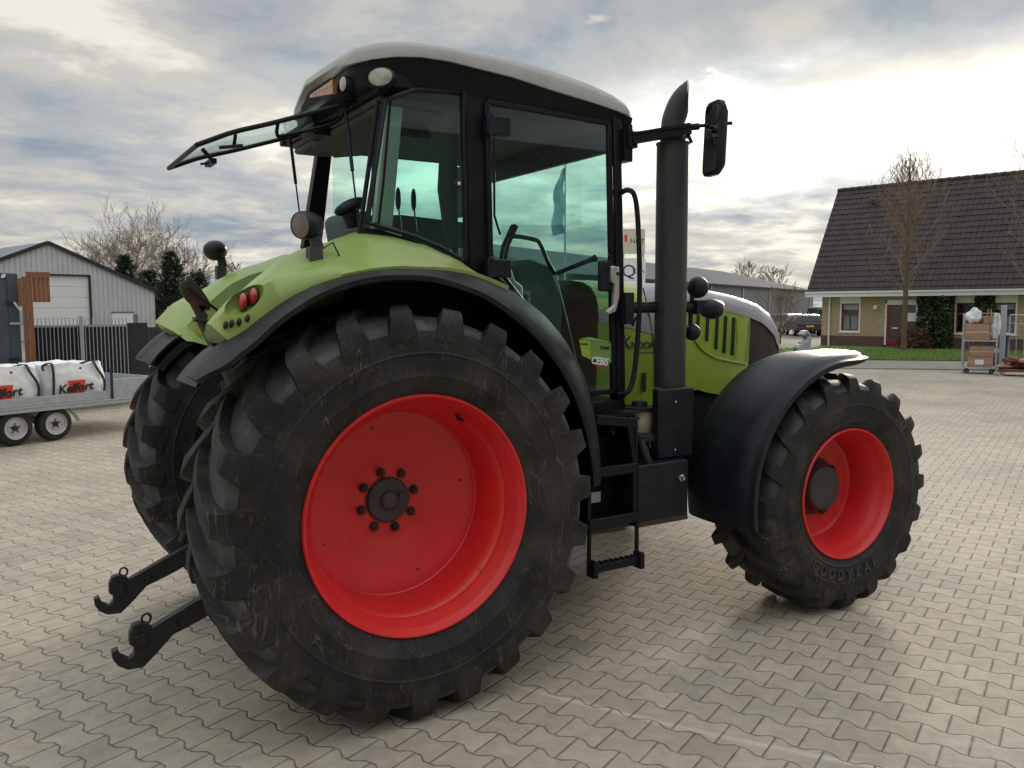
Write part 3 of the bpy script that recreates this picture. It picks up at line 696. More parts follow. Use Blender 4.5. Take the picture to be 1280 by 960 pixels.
# -------- steps and boxes on the right side
b = MB()
b.bar((1.10, -1.10, 1.30), (1.375, -1.10, 1.262), .02, .05)      # front edge of platform
b.b2((1.02, -1.10, 1.275), (1.40, -.84, 1.295))
for k in range(9): b.bar((1.05 + k * .04, -1.105, 1.301), (1.05 + k * .04, -.85, 1.301), .008, .012)
done('platform', b, 'black', tr, bevel=.004)
for z, y in ((1.02, -1.10), (.745, -1.11)):
    b = MB(); b.b2((1.055, y, z - .022), (1.385, y + .20, z - .012)); b.b2((1.05, y - .008, z - .035), (1.39, y + .012, z + .02)); done('step', b, 'black', tr, bevel=.005)
b = MB(); b.bar((1.055, -1.12, .50), (1.385, -1.12, .50), .05, .045); b.box((1.06, -1.13, .50), (.03, .07, .09)); b.box((1.38, -1.13, .50), (.03, .07, .09)); 
for k in range(8): b.box((1.09 + k * .037, -1.12, .525), (.012, .05, .008))
done('step', b, 'black', tr, bevel=.004)
b = MB()
b.tube([(1.05, -1.11, .52), (1.055, -1.11, .75)], .012); b.tube([(1.38, -1.11, .52), (1.38, -1.11, .75)], .012)
b.b2((1.045, -1.105, .73), (1.07, -.92, 1.25)); b.prism([(1.385, .70), (1.385, 1.05), (1.37, 1.27), (1.31, 1.28), (1.36, 1.05), (1.36, .70)], 1, -1.10, -1.07)
b.b2((1.37, -1.10, .72), (1.39, -.92, 1.27))
done('ladder_frame', b, 'black', tr, bevel=.003)
b = MB(); b.b2((1.395, -1.10, .67), (1.77, -.80, 1.02)); bx = done('battery_box', b, 'blackplastic', tr, bevel=.008)
b = MB(); b.b2((1.40, -1.104, .672), (1.765, -1.101, .70)); done('rust_edge', b, 'rust', bx)
b = MB(); b.lathe([(-1.101, .022), (-1.118, .022), (-1.124, .014), (-1.13, .001)], (1.705, 0, .922), n=6); b.lathe([(-1.12, .012), (-1.14, .010), (-1.14, .001)], (1.70, 0, .925), n=8); done('bolt', b, 'steel', bx)
b = MB(); b.b2((1.60, -1.03, 1.022), (1.872, -.97, 1.43)); hs = done('heat_shield', b, 'blackplastic', tr, bevel=.01)
for q in ((1.70, 1.35), (1.70, 1.07)):
    b = MB(); b.lathe([(-1.031, .007), (-1.036, .001)], (q[0] + .03, 0, q[1]), n=10); done('bolt', b, 'steel', hs)
b = MB(); b.b2((1.42, -1.0, 1.13), (1.6, -.9, 1.17)); b.tube([(1.46, -1.04, 1.15), (1.475, -1.05, 1.10), (1.50, -1.05, 1.04)], [.018, .026, .022]); b.tube([(1.50, -1.05, 1.04), (1.505, -1.05, 1.02)], .028)
b.tube([(1.47, -1.02, 1.17), (1.53, -1.03, 1.16), (1.53, -1.04, 1.10)], .006)
done('coupling', b, 'cast', tr)
b = MB(); b.lathe([(1.158, .001), (1.158, .078), (1.165, .083), (1.285, .083), (1.292, .09), (1.30, .09), (1.305, .06), (1.31, .04), (1.335, .036), (1.335, .001)], (1.61, -.85, 0), axis='z', n=28); done('air_dryer_canister', b, 'bottle', tr)
b = MB(); b.lathe([(1.293, .093), (1.312, .09), (1.318, .05), (1.345, .045), (1.345, .001)], (1.61, -.85, 0), axis='z', n=28); b.b2((1.40, -.95, 1.295), (1.70, -.75, 1.303)); done('canister_cap', b, 'blackplastic', tr)

# -------- exhaust
ex = Vector((1.795, -.90, 0))
b = MB()
b.lathe([(1.425, .001), (1.425, .088), (1.43, .093), (2.828, .093), (2.835, .098), (2.842, .098), (2.842, .07), (2.842, .001)], ex, axis='z', n=40)
st = done('exhaust_stack', b, 'exhaust', tr, ang=30)
b = MB(); pts = smoothpath([(1.793 + d * .695, -.90 - d * .719, z) for d, z in ((0, 2.80), (0, 2.93), (.010, 2.99), (.042, 3.065), (.095, 3.12), (.19, 3.165))], 8)
b.tube(pts, .066, 28, caps=False)
# slanted cut of the outlet: plane x = 1.888
ti = done('exhaust_outlet', b, 'exhaust', st, solid=.004)
bm = bmesh.new(); bm.from_mesh(ti.data); bmesh.ops.bisect_plane(bm, geom=bm.verts[:] + bm.edges[:] + bm.faces[:], plane_co=Vector((1.793 + .083 * .695, -.90 - .083 * .719, 0)) - ORG[ti.name], plane_no=(.695, -.719, 0), clear_outer=True); bm.to_mesh(ti.data); bm.free()
b = MB(); b.lathe([(2.83, .072), (2.87, .074), (2.87, .066)], ex, axis='z', n=28); b.box((1.862, -.94, 2.885), (.03, .02, .03)); done('exhaust_clamp', b, 'cast', st)

# -------- front mudguards
def fpolar(r, a, y):
    v = Vector((r * math.cos(R(a)), y, r * math.sin(R(a)))); v.y += 1.125; v = Matrix.Rotation(-.0437, 3, 'Z') @ v
    return v + Vector((WB, -1.125, FZ))
rows = []
N = 44
for i in range(N + 1):
    a = 79 + (189 - 79) * i / N
    e = max(0, 1 - (a - 79) / 14); e2 = max(0, 1 - (189 - a) / 4)
    ro = .838 + .010 * math.sin((a - 80) / 100 * PI) + .03 * e * e; w0 = -1.405 + .05 * e ** 3; w1 = -.845 - .05 * e ** 3 
    rows.append([fpolar(ro - .055 + .02 * e, a, w1), fpolar(ro + .002, a, w1 - .01), fpolar(ro + .020, a, w1 - .06), fpolar(ro + .028, a, -1.0), fpolar(ro + .030, a, -1.125), fpolar(ro + .024, a, -1.26), fpolar(ro + .010, a, w0 + .06), fpolar(ro - .003, a, w0 + .045), fpolar(ro - .006, a, w0 + .02), fpolar(ro - .012, a, w0), fpolar(ro - .045 + .02 * e, a, w0 + .004), fpolar(ro - .045 + .02 * e, a, w0 + .012),
                 fpolar(ro - .014, a, w0 + .03), fpolar(ro + .012, a, -1.125), fpolar(ro - .004, a, w1 - .05)])
b = MB(); b.loft(rows); ff = done('front_mudguard', b, 'blackplastic', tr, ang=40); mirror_part(ff, tr)
b = MB(); b.tube([(2.75, -.55, 1.1), (2.72, -.95, 1.50), (2.72, -1.15, 1.58)], .022); b.tube([(2.74, -.7, 1.24), (2.3, -.75, 1.05), (2.1, -.95, 1.0)], .02); mb_ = done('mudguard_bracket', b, 'black', tr); mirror_part(mb_, tr)

# -------- bonnet
def ztop(x): return lerp_tab([(1.6, 2.075), (2.069, 2.072), (2.363, 2.06), (2.6, 2.04), (2.847, 2.008), (3.0, 1.982), (3.133, 1.954), (3.331, 1.892), (3.496, 1.80), (3.581, 1.684), (3.632, 1.539), (3.66, 1.30)], x)
def hw(x): return lerp_tab([(1.6, .43), (2.9, .425), (3.1, .40), (3.3, .34), (3.45, .27), (3.55, .20), (3.62, .13), (3.66, .05)], x)
def zb(x): return lerp_tab([(1.6, 1.80), (1.83, 1.77), (2.106, 1.713), (2.25, 1.80), (2.386, 1.88), (2.55, 1.885), (2.723, 1.868), (2.982, 1.82), (3.10, 1.79), (3.20, 1.755), (3.33, 1.69), (3.45, 1.60), (3.55, 1.48), (3.62, 1.34), (3.66, 1.22)], x)
def zlow(x): return lerp_tab([(1.6, 1.26), (1.83, 1.27), (2.08, 1.245), (2.2, 1.29), (2.5, 1.33), (2.62, 1.30), (3.0, 1.22), (3.66, 1.15)], x)
xs = [1.62 + (2.985 - 1.62) * i / 40 for i in range(41)]
xs2 = [2.985 + (3.655 - 2.985) * i / 26 for i in range(27)]
def side_row(x, s, t): 
    z = zlow(x) + (zb(x) - zlow(x)) * t; return Vector((x, s * (hw(x) - .03 * (1 - t) ** 2), z))
for s in (-1, 1):
    b = MB(); b.grid([[side_row(x, s, t / 8) for t in range(9)] for x in xs]); done('bonnet_side', b, 'lime', tr, ang=40, solid=.006)
b = MB(); P = [0, .04, .15, .32, .52, .74, .9, 1]
def top_row(x):
    zt, w, z0 = ztop(x), hw(x), min(zb(x), ztop(x) - .02); r = []
    prof = [(w + .004, z0), (w + .002, z0 + (zt - z0) * .30), (w * .95, z0 + (zt - z0) * .58), (w * .83, z0 + (zt - z0) * .80), (w * .62, z0 + (zt - z0) * .93), (w * .3, z0 + (zt - z0) * .99), (0, zt)]
    return [Vector((x, -a, c)) for a, c in prof] + [Vector((x, a, c)) for a, c in prof[-2::-1]]
b.grid([top_row(x) for x in xs + xs2[1:]])
for k, f_ in enumerate(b.f):
    c_ = sum((b.v[i] for i in f_), Vector()) / 4
    if c_.x < 2.02 and c_.z > 1.885: b.mi[k] = 1
done('bonnet_top', b, ['grey_paint', 'lime'], tr, ang=50, solid=.006)
for s in (-1, 1):
    b = MB(); b.grid([[side_row(x, s, t / 8) + Vector((0, -s * .006, 0)) for t in range(9)] for x in xs2]); done('nose_grille', b, 'grille', tr, ang=50, solid=.004)
for (x, z0, z1) in ((2.47, 1.70, 1.845), (2.56, 1.665, 1.845), (2.65, 1.605, 1.842), (2.73, 1.575, 1.835), (2.81, 1.558, 1.825)):
    b = MB(); b.prism([(x - .012, z1), (x + .012, z1 - .003), (x + .004, z0), (x - .016, z0 + .012)], 1, -.437, -.420); done('louvre', b, 'inkblack', tr)
# raised frame line round the louvres and the panel seam
b = MB(); b.tube(smoothpath([(2.40, -.428, 1.86), (2.42, -.429, 1.72), (2.50, -.430, 1.62), (2.62, -.430, 1.555), (2.75, -.429, 1.525), (2.955, -.424, 1.49)], 5), .006, 6); b.tube(smoothpath([(2.84, -.429, 1.82), (2.85, -.43, 1.65), (2.835, -.43, 1.535)], 4), .003, 6)
b.tube(smoothpath([(2.955, -.424, 1.49), (2.972, -.424, 1.66), (2.975, -.424, 1.80)], 4), .004, 6)
done('louvre_frame', b, 'lime', tr)
b = MB(); b.tube(smoothpath([(1.98, -.433, 2.02), (2.03, -.434, 1.86), (2.08, -.434, 1.62), (2.10, -.432, 1.30)], 5), .004, 6); done('bonnet_seam', b, 'inkblack', tr)
b = MB(); b.b2((1.985, -.434, 1.345), (2.015, -.428, 1.47)); done('bonnet_latch', b, 'inkblack', tr)
text('lettering', 'K', .120, (1.842, -.437, 1.668), (1, 0, -.03), (0, 0, 1), 'navy', tr, shear=.12)
text('lettering', 'NOOP', .066, (1.980, -.437, 1.648), (1, 0, -.03), (0, 0, 1), 'navy', tr, sx=1.0)
b = MB(); b.b2((1.90, -.4345, 1.600), (2.08, -.4335, 1.604)); done('lettering_underline', b, 'navy', tr)
# silver catch hook on the folded front linkage
HK = [(3.43, 1.50), (3.425, 1.63), (3.445, 1.655), (3.48, 1.66), (3.48, 1.675), (3.51, 1.68), (3.53, 1.70), (3.515, 1.725), (3.485, 1.715), (3.475, 1.73), (3.495, 1.755), (3.53, 1.76), (3.56, 1.735), (3.575, 1.69), (3.57, 1.63), (3.555, 1.56), (3.55, 1.50)]
b = MB(); b.prism([(x, z - .035) for x, z in HK], 1, -.48, -.43); b.bar((3.49, -.455, 1.50), (3.55, -.455, .95), .05, .10); b.bar((3.55, -.455, .95), (3.3, -.3, .9), .05, .09)
h1 = done('front_link_hook', b, 'galv', tr, bevel=.006); mirror_part(h1, tr)

# -------- cab
YC = -.80
def yp(z):  # side planes lean in a little towards the roof
    return -.80
b = MB()
# A pillar
b.prism([(1.415, 2.97), (1.475, 2.95), (1.50, 2.2), (1.525, 1.36), (1.46, 1.36), (1.445, 2.2)], 1, -.83, -.75)
done('front_pillar', b, 'black', tr, bevel=.01)
b = MB(); b.prism([(.485, 2.99), (.605, 2.985), (.615, 2.06), (.50, 2.10)], 1, -.808, -.74); done('middle_pillar', b, 'black', tr, bevel=.01)
b = MB(); b.tube([(.02, -.78, 2.89), (-.02, -.785, 2.65), (-.085, -.79, 2.28)], .012, 8); b.tube([(.075, -.805, 2.89), (.03, -.81, 2.5), (.0, -.81, 2.29)], .007, 8); done('rear_pillar', b, 'black', tr)
b = MB(); b.prism([(.10, 2.90), (.19, 2.90), (.12, 2.28), (.02, 2.28)], 1, -.70, -.66); done('pillar_trim', b, 'consgrey', tr, bevel=.015)
# left side pillars
b = MB(); b.prism([(.245, 3.0), (.335, 3.0), (.235, 2.28), (.115, 2.28)], 1, .72, .80); done('rear_pillar', b, 'black', tr, bevel=.012)
b = MB(); b.b2((.62, .73, 2.0), (.70, .80, 2.98)); done('middle_pillar', b, 'black', tr, bevel=.01)
b = MB(); b.prism([(.34, 2.50), (.8, 2.53), (1.36, 2.50), (1.38, 1.9), (.30, 1.9)], 1, .70, .72); done('left_door_panel', b, 'seat', tr, bevel=.005)
b = MB(); b.prism([(.40, 2.93), (.475, 2.93), (.475, 2.15), (.40, 2.30), (.37, 2.5)], 1, -.735, -.70); done('pillar_trim', b, 'liner', tr, bevel=.008)
b = MB(); b.prism([(1.415, 2.97), (1.475, 2.95), (1.525, 1.36), (1.46, 1.36)], 1, .75, .83); done('front_pillar', b, 'black', tr, bevel=.01)
# headers
b = MB(); b.b2((1.405, -.78, 2.775), (1.455, .78, 2.96)); done('windscreen_header', b, 'black', tr, bevel=.01)
b = MB(); b.b2((.0, .74, 2.925), (1.45, .80, 3.0)); b.b2((.0, -.80, 2.955), (1.45, -.74, 3.02)); b.b2((0.02, -.78, 2.93), (.08, .78, 3.0)); done('roof_rail', b, 'black', tr, bevel=.008)
# lower body of the cab
b = MB(); b.prism([(-.10, 2.22), (.25, 2.20), (.60, 2.04), (.72, 1.95), (1.0, 1.66), (1.25, 1.36), (1.5, 1.34), (1.5, 1.22), (-.10, 1.30)], 1, -.66, .66)
cb = MB()
for s in (-1, 1):
    cb.prism(([(-.10, 2.285), (.03, 2.27)] if s < 0 else [(.12, 1.9), (.12, 2.25)]) + [(.18, 2.235), (.33, 2.18), (.55, 2.075), (.62, 2.03), (.62, 1.3), (.12, 1.3)] + ([(-.10, 1.3)] if s < 0 else []), 1, s * .80, s * .60)
cb.b2((1.28, -.82, 1.24), (1.53, .82, 1.36)); cb.b2((-.12, -.64, 1.3), (-.04, .64, 2.12)); cb.b2((-.1, -.7, 1.15), (1.5, .7, 1.30)); cb.b2((1.30, .45, 1.3), (1.5, .80, 2.10)); cb.b2((.6, .60, 1.3), (1.4, .80, 1.9))
done('cab_body', cb, 'black', tr, bevel=.01)
# gasket strips round the quarter window and the door
def loop_tube(pts, r, name, m, parent, n=6, closed=True, br=4):
    a = MB(); P = [Vector(p) for p in pts]
    if closed: P = P + [P[0], P[1]]
    a.tube(P, r, n, caps=not closed); return done(name, a, m, parent)
QG = [(.045, 2.885), (.20, 2.955), (.47, 2.975), (.475, 2.14), (.46, 2.135), (.33, 2.20), (.18, 2.25), (-.02, 2.295), (-.06, 2.30)]
loop_tube([(x, -.812, z) for x, z in QG], .013, 'window_gasket', 'blackplastic', tr)
b = MB(); b.prism(QG, 1, -.806, -.801); qg = done('quarter_window', b, 'glass', tr, ang=0)
b = MB(); b.lathe([(-.81, .022), (-.83, .02), (-.832, .001)], (.43, 0, 2.52), n=16); done('window_knob', b, 'inkblack', qg)
b = MB(); b.lathe([(-.833, .009), (-.836, .001)], (.43, 0, 2.52), n=12); done('knob_bolt', b, 'white', qg)
DG = [(.60, 2.945), (1.39, 2.925), (1.415, 2.2), (1.44, 1.41), (1.26, 1.41), (1.12, 1.57), (.98, 1.74), (.80, 1.93), (.62, 2.07)]
dr = MB()
for p, q in zip(DG, DG[1:] + DG[:1]): dr.bar((p[0], -.815, p[1]), (q[0], -.815, q[1]), .030, .030, up=(0, 1, 0))
door = done('cab_door', dr, 'black', tr, bevel=.006)
b = MB(); b.prism(DG, 1, -.818, -.813); done('door_glass', b, 'glass', door, ang=0)
for z in (2.83, 2.10):
    b = MB(); b.box((.60, -.845, z), (.05, .05, .10)); b.box((.66, -.835, z), (.14, .03, .095)); b.tube([(.595, -.86, z - .06), (.595, -.86, z + .06)], .013); done('door_hinge', b, 'blackplastic', door, bevel=.008)
b = MB(); b.b2((1.31, -.855, 1.985), (1.40, -.82, 2.16)); done('door_lock', b, 'blackplastic', door, bevel=.015)
b = MB(); b.prism([(1.375, 2.13), (1.43, 2.125), (1.435, 1.955), (1.41, 1.87), (1.35, 1.855), (1.35, 1.875), (1.395, 1.905), (1.40, 2.03), (1.375, 2.04)], 1, -.875, -.845); dh = done('door_handle', b, 'ali', door, bevel=.006)
b = MB(); b.lathe([(-.876, .012), (-.879, .001)], (1.418, 0, 2.085), n=12); done('key_lock', b, 'inkblack', dh)
# rail inside the door
b = MB(); b.tube(smoothpath([(.70, -.78, 2.12), (.73, -.77, 2.22), (.78, -.76, 2.275), (.93, -.76, 2.265), (.97, -.76, 2.24), (1.01, -.77, 2.15), (1.05, -.78, 2.08)], 5), .012); b.tube([(1.05, -.78, 2.08), (1.30, -.78, 2.165), (1.33, -.78, 2.175)], [.012, .014, .022]); done('door_grab_rail', b, 'blackplastic', door)
b = MB(); b.tube([(1.05, -.79, 2.08), (1.13, -.79, 1.82), (1.20, -.79, 1.58)], .004); done('gas_strut', b, 'steel', door)
b = MB(); b.tube([(.68, -.79, 2.10), (.93, -.79, 1.83)], .011); b.tube([(.70, -.79, 2.03), (.86, -.79, 1.92)], .009); done('door_damper', b, 'black', door)
# sticker of a green box with lettering on the door glass
b = MB(); b.prism([(1.19, 1.715), (1.265, 1.708), (1.275, 1.60), (1.21, 1.625)], 1, -.8215, -.8195); s1 = done('sticker', b, 'lime', door, ang=0)
b = MB(); b.prism([(1.267, 1.708), (1.432, 1.69), (1.43, 1.575), (1.277, 1.60)], 1, -.8215, -.8195); done('sticker_panel', b, 'stickergreen', s1, ang=0)
b = MB(); b.prism([(1.19, 1.719), (1.26, 1.729), (1.432, 1.694), (1.265, 1.711)], 1, -.8215, -.8195); done('sticker_panel', b, 'fender_green', s1, ang=0)
text('lettering', 'CEBIS', .058, (1.332, -.8235, 1.588), (1, 0, -.13), (.05, 0, 1), 'whiteink', door, shear=.25, off=.0016, sx=.85)
text('lettering', 'UPGRADE', .020, (1.345, -.8235, 1.555), (1, 0, -.13), (.05, 0, 1), 'redink', door, shear=.25)
text('lettering', 'CLAAS', .022, (1.370, -.8235, 1.665), (1, 0, -.10), (0, 0, 1), 'inkblack', door, off=.0008)
text('lettering', 'CLAAS', .018, (1.225, -.8235, 1.690), (1, 0, -.06), (0, 0, 1), 'inkblack', door)
# other glass
b = MB(); b.b2((1.475, -.74, 1.95), (1.48, .74, 2.80)); done('windscreen', b, 'clearglass', tr, ang=0)
b = MB(); b.b2((.34, .775, 2.2), (1.42, .78, 2.93)); done('left_door_glass', b, 'glass', tr, ang=0)
# handle outside the A pillar
b = MB(); b.tube(smoothpath([(1.47, -.83, 2.545), (1.48, -.88, 2.555), (1.52, -.89, 2.53), (1.545, -.89, 2.42), (1.562, -.89, 2.19), (1.567, -.89, 1.95), (1.558, -.89, 1.73), (1.53, -.89, 1.50), (1.49, -.885, 1.41), (1.46, -.84, 1.395)], 5), .015, 12); done('grab_handle', b, 'blackplastic', tr)
# bracket arm carrying lamps beside the exhaust
b = MB(); b.b2((1.46, -.90, 1.80), (1.52, -.82, 1.98)); b.tube([(1.50, -.865, 1.895), (2.05, -.865, 1.90)], .034, 16); b.box((2.04, -.88, 1.895), (.10, .08, .085)); b.tube([(1.985, -.88, 1.93), (1.985, -.88, 1.98)], .014); b.tube([(1.975, -.88, 1.86), (1.975, -.88, 1.78)], .014); b.tube([(1.49, -.88, 1.82), (1.53, -.88, 1.79), (1.55, -.88, 1.84)], .006)
done('lamp_arm', b, 'blackplastic', tr, bevel=.008)
for (c, d, sz) in (((2.03, -.88, 2.015), (.6, -.15, .05), .072), ((1.99, -.88, 1.745), (.7, -.1, -.1), .055)):
    a = MB(); a.ellipsoid(c, (sz * .95, sz * .9, sz * .92)); o = done('head_lamp', a, 'blackplastic', tr)
a = MB(); a.ellipsoid((2.125, -.90, 1.885), (.095, .06, .062), Matrix.Rotation(R(6), 3, 'Y')); o = done('indicator_lamp', a, 'blackplastic', tr)
a = MB(); a.ellipsoid((2.165, -.895, 1.885), (.064, .056, .055)); done('lamp_lens', a, 'orangelens', o)

# -------- roof
RS_U = [(-.085, 3.095), (-.08, 3.125), (-.055, 3.150), (.0, 3.165), (.10, 3.178), (.22, 3.184), (.365, 3.186), (.734, 3.180), (1.0, 3.158), (1.248, 3.120), (1.40, 3.086), (1.50, 3.055), (1.565, 3.02), (1.58, 2.99)]
RS_L = [(-.085, 3.075), (-.08, 3.072), (-.055, 3.074), (.0, 3.082), (.10, 3.095), (.22, 3.104), (.365, 3.104), (.734, 3.078), (1.0, 3.042), (1.248, 3.014), (1.40, 2.995), (1.50, 2.983), (1.565, 2.975), (1.58, 2.975)]
RS_W = [.60, .645, .70, .765, .825, .852, .86, .86, .86, .86, .855, .84, .81, .78]
rows = []
for (x, u), (_, l), w in zip(RS_U, RS_L, RS_W):
    c = .018
    rows.append([Vector((x, -w, l)), Vector((x, -w - .004, l + (u - l) * .5)), Vector((x, -w + .014, u - .012)), Vector((x, -w + .05, u + .002)), Vector((x, -w * .5, u + c * .7)), Vector((x, 0, u + c)), Vector((x, w * .5, u + c * .7)), Vector((x, w - .05, u + .002)), Vector((x, w - .014, u - .012)), Vector((x, w + .004, l + (u - l) * .5)), Vector((x, w, l))])
for r_ in rows:
    for v in r_:
        if v.y > 0 and v.x < .5: v.x += .20 * v.y * min(1, (.5 - v.x) / .3)
b = MB(); b.loft(rows); done('roof', b, 'roofgrey', tr, ang=50)
rows = []
for (x, l), w in zip(RS_L, RS_W):
    w -= .014; l2 = l + .004
    zb_ = lerp_tab([(-.085, 2.975), (.1, 2.95), (.4, 2.96), (1.0, 2.94), (1.45, 2.90), (1.58, 2.90)], x)
    xx = x + (.02 if x < -.02 else 0) + (.015 if x > 1.5 else 0)
    rows.append([Vector((xx, -w, l2)), Vector((xx, -w + .008, l2 - .03)), Vector((xx, -w + .04, zb_)), Vector((xx, 0, zb_ - .01)), Vector((xx, w - .04, zb_)), Vector((xx, w - .008, l2 - .03)), Vector((xx, w, l2)), Vector((xx, 0, l2))])
for r_ in rows:
    for v in r_:
        if v.y > 0 and v.x < .5: v.x += .20 * v.y * min(1, (.5 - v.x) / .3)
b = MB(); b.loft(rows); done('roof_underside', b, 'black', tr, ang=40)
b = MB(); b.b2((.05, -.72, 2.90), (1.42, .72, 2.938)); b.b2((.06, -.70, 2.865), (.30, .70, 2.90)); b.prism([(.30, 2.90), (.30, 2.86), (.55, 2.90)], 1, -.68, .68); done('headliner', b, 'liner', tr, bevel=.02)
# rear work lamps under the roof edge
work_lamp((.015, -.835, 2.985), (-.72, -.70, -.05), 'roof_lamp', tr, .050, 'lens')
work_lamp((-.075, -.59, 2.995), (-1, -.10, -.05), 'roof_lamp', tr, .042, 'lens')
b = MB(); b.prism([(-.46, 3.045), (-.46, 2.975), (-.10, 3.03), (-.10, 3.045)], 0, -.090, -.068); num = done('number_plate_lamp', b, 'orangelens', tr, ang=0)
for k in range(5):
    b = MB(); b.ellipsoid((-.091, -.43 + .06 * k, 3.022 + .003 * k), (.004, .008, .008)); done('lamp_bulb', b, 'lens', num)

# -------- raised rear window, hinged under the roof
def wp(t, y):
    x = lerp_tab([(0, .08), (.55, -.38), (.8, -.58), (1, -.74)], t); z = lerp_tab([(0, 2.965), (.55, 2.805), (.8, 2.742), (1, 2.67)], t); return Vector((x, y, z))
b = MB(); N = 12
hw_ = .49
for sy in (-1, 1): b.tube([wp(i / N, sy * hw_ * (1 - .20 * i / N)) for i in range(N + 1)], .012, 8)
b.tube([wp(1, -hw_ * .8), wp(1, hw_ * .8)], .012, 8); b.tube([wp(0, -hw_), wp(0, hw_)], .012, 8)
rw = done('rear_window', b, 'black', tr)
b = MB(); b.grid([[wp(i / N, y / 10 * hw_ * (1 - .20 * i / N)) + Vector((0, 0, .012 * (1 - (y / 10) ** 2))) for y in range(-10, 11)] for i in range(N + 1)]); done('window_pane', b, 'glass2', rw, solid=.004)
b = MB(); n0 = wp(.90, -.1); b.tube([n0, n0 + Vector((.05, 0, -.055))], .011); b.bar(n0 + Vector((.05, -.03, -.06)), n0 + Vector((.05, .12, -.06)), .03, .025); b.tube([n0 + Vector((.05, .05, -.06)), n0 + Vector((.0, .05, -.07))], .006); done('window_latch', b, 'black', rw)
b = MB(); b.tube(smoothpath([wp(.50, -.38), wp(.50, -.36) + Vector((0, 0, -.05)), wp(.44, -.34) + Vector((0, 0, -.065)), wp(.16, -.34) + Vector((0, 0, -.065)), wp(.10, -.37)], 4), .009); done('window_handle', b, 'black', rw)
b = MB(); n1 = wp(.74, -.30); b.tube([n1, n1 + Vector((0.0, .04, -.05))], .009); b.bar(n1 + Vector((-.05, .12, -.05)), n1 + Vector((.02, -.04, -.06)), .012, .016); done('wiper', b, 'black', rw)
b = MB(); b.box((.02, .12, 2.90), (.12, .22, .07)); done('wiper_motor', b, 'black', rw, bevel=.015)
for (p, q) in (((-.03, -.47, 2.92), (-.05, -.68, 2.30)), ((-.03, .47, 2.92), (.08, .66, 2.46))):
    p = Vector(p); q = Vector(q); m_ = p * .45 + q * .55; b = MB(); b.tube([p, m_], .010, 8); b.tube([m_, q], .005, 8); b.ellipsoid(p, (.014,) * 3, nu=10, nv=6); done('gas_strut', b, 'blackplastic', tr)

# -------- right mirror on its arm
b = MB(); b.b2((1.47, -.86, 2.72), (1.53, -.78, 2.90)); b.box((1.50, -.86, 2.87), (.03, .03, .10)); b.prism([(1.49, 2.885), (1.49, 2.80), (1.55, 2.795), (1.55, 2.885)], 1, -.88, -.84)
b.bar((1.52, -.87, 2.845), (1.80, -1.04, 2.90), .035, .062); b.bar((1.52, -.87, 2.872), (1.80, -1.04, 2.912), .05, .012); b.tube([(1.79, -1.03, 2.908), (1.93, -1.125, 2.925), (2.0, -1.16, 2.93)], .010); b.tube([(1.78, -1.03, 2.905), (1.84, -1.065, 2.912)], .019, 12)
b.tube([(1.79, -1.03, 2.87), (1.80, -1.05, 2.82)], .010); done('mirror_arm', b, 'black', tr)
mc = Vector((1.875, -1.14, 2.835))
mx = Vector((-.22, -.976, .0)).normalized(); mz = Vector((.05, .03, 1)).normalized(); my = mz.cross(mx).normalized(); mz = mx.cross(my)
MM = Matrix((mx, my, mz)).transposed()
def rrect(w, h, r, n=5):
    o = []
    for cx_, cz_, a0 in ((w / 2 - r, h / 2 - r, 0), (-w / 2 + r, h / 2 - r, 90), (-w / 2 + r, -h / 2 + r, 180), (w / 2 - r, -h / 2 + r, 270)):
        for k in range(n + 1): a = R(a0 + 90 * k / n); o.append((cx_ + r * math.cos(a), cz_ + r * math.sin(a)))
    return o
a = MB(); rws = [[Vector((x * s_, d, z * s_)) for x, z in rrect(.165, .41, .045)] for s_, d in ((.93, -.012), (1.0, -.008), (1.0, .02), (.85, .045), (.5, .055))]
a.loft(rws); a.v = [MM @ v + mc for v in a.v]
mr = done('side_mirror', a, 'blackplastic', tr)
a = MB(); a.prism(rrect(.138, .26, .03), 1, -.016, -.0125); a.v = [MM @ (v + Vector((0, 0, -.055))) + mc for v in a.v]; done('mirror_glass', a, 'mirror', mr)
a = MB(); a.prism(rrect(.138, .10, .03), 1, -.016, -.0125); a.v = [MM @ (v + Vector((0, 0, .13))) + mc for v in a.v]; done('mirror_glass', a, 'mirror', mr)
b = MB(); b.bar((1.5, .87, 2.85), (1.62, 1.30, 2.90), .03, .05); b.box((1.62, 1.38, 2.82), (.05, .18, .40)); done('side_mirror', b, 'blackplastic', tr, bevel=.02)

# -------- inside the cab
b = MB(); b.box((.42, 0, 1.98), (.50, .50, .16)); b.box((.12, 0, 1.66), (.5, .4, .5)); done('seat', b, 'seat', tr, bevel=.05, seg=4)
b = MB(); b.box((.17, 0, 2.22), (.13, .46, .44), Matrix.Rotation(R(-10), 3, 'Y')); done('seat_back', b, 'seat', tr, bevel=.05, seg=4)
b = MB(); b.prism([(.55, 2.22), (.72, 2.21), (.86, 2.15), (.90, 2.05), (.95, 2.02), (.96, 1.80), (.62, 1.80)], 1, -.62, -.44); b.prism([(.2, 2.12), (.6, 2.14), (.6, 1.8), (.2, 1.8)], 1, -.60, -.36); done('armrest_console', b, 'consgrey', tr, bevel=.02)
for (x, y) in ((.46, -.02), (.56, -.02)):
    b = MB(); b.tube([(x + .01, y, 2.35), (x, y, 2.47)], .005); b.ellipsoid((x - .005, y, 2.535), (.017, .017, .068)); done('control_lever', b, 'blackplastic', tr)
b = MB(); b.box((.36, .0, 2.30), (.2, .12, .1)); done('lever_console', b, 'consgrey', tr, bevel=.02)
b = MB(); cst = Vector((1.02, .02, 2.12)); rt = Matrix.Rotation(R(28), 3, 'Y')
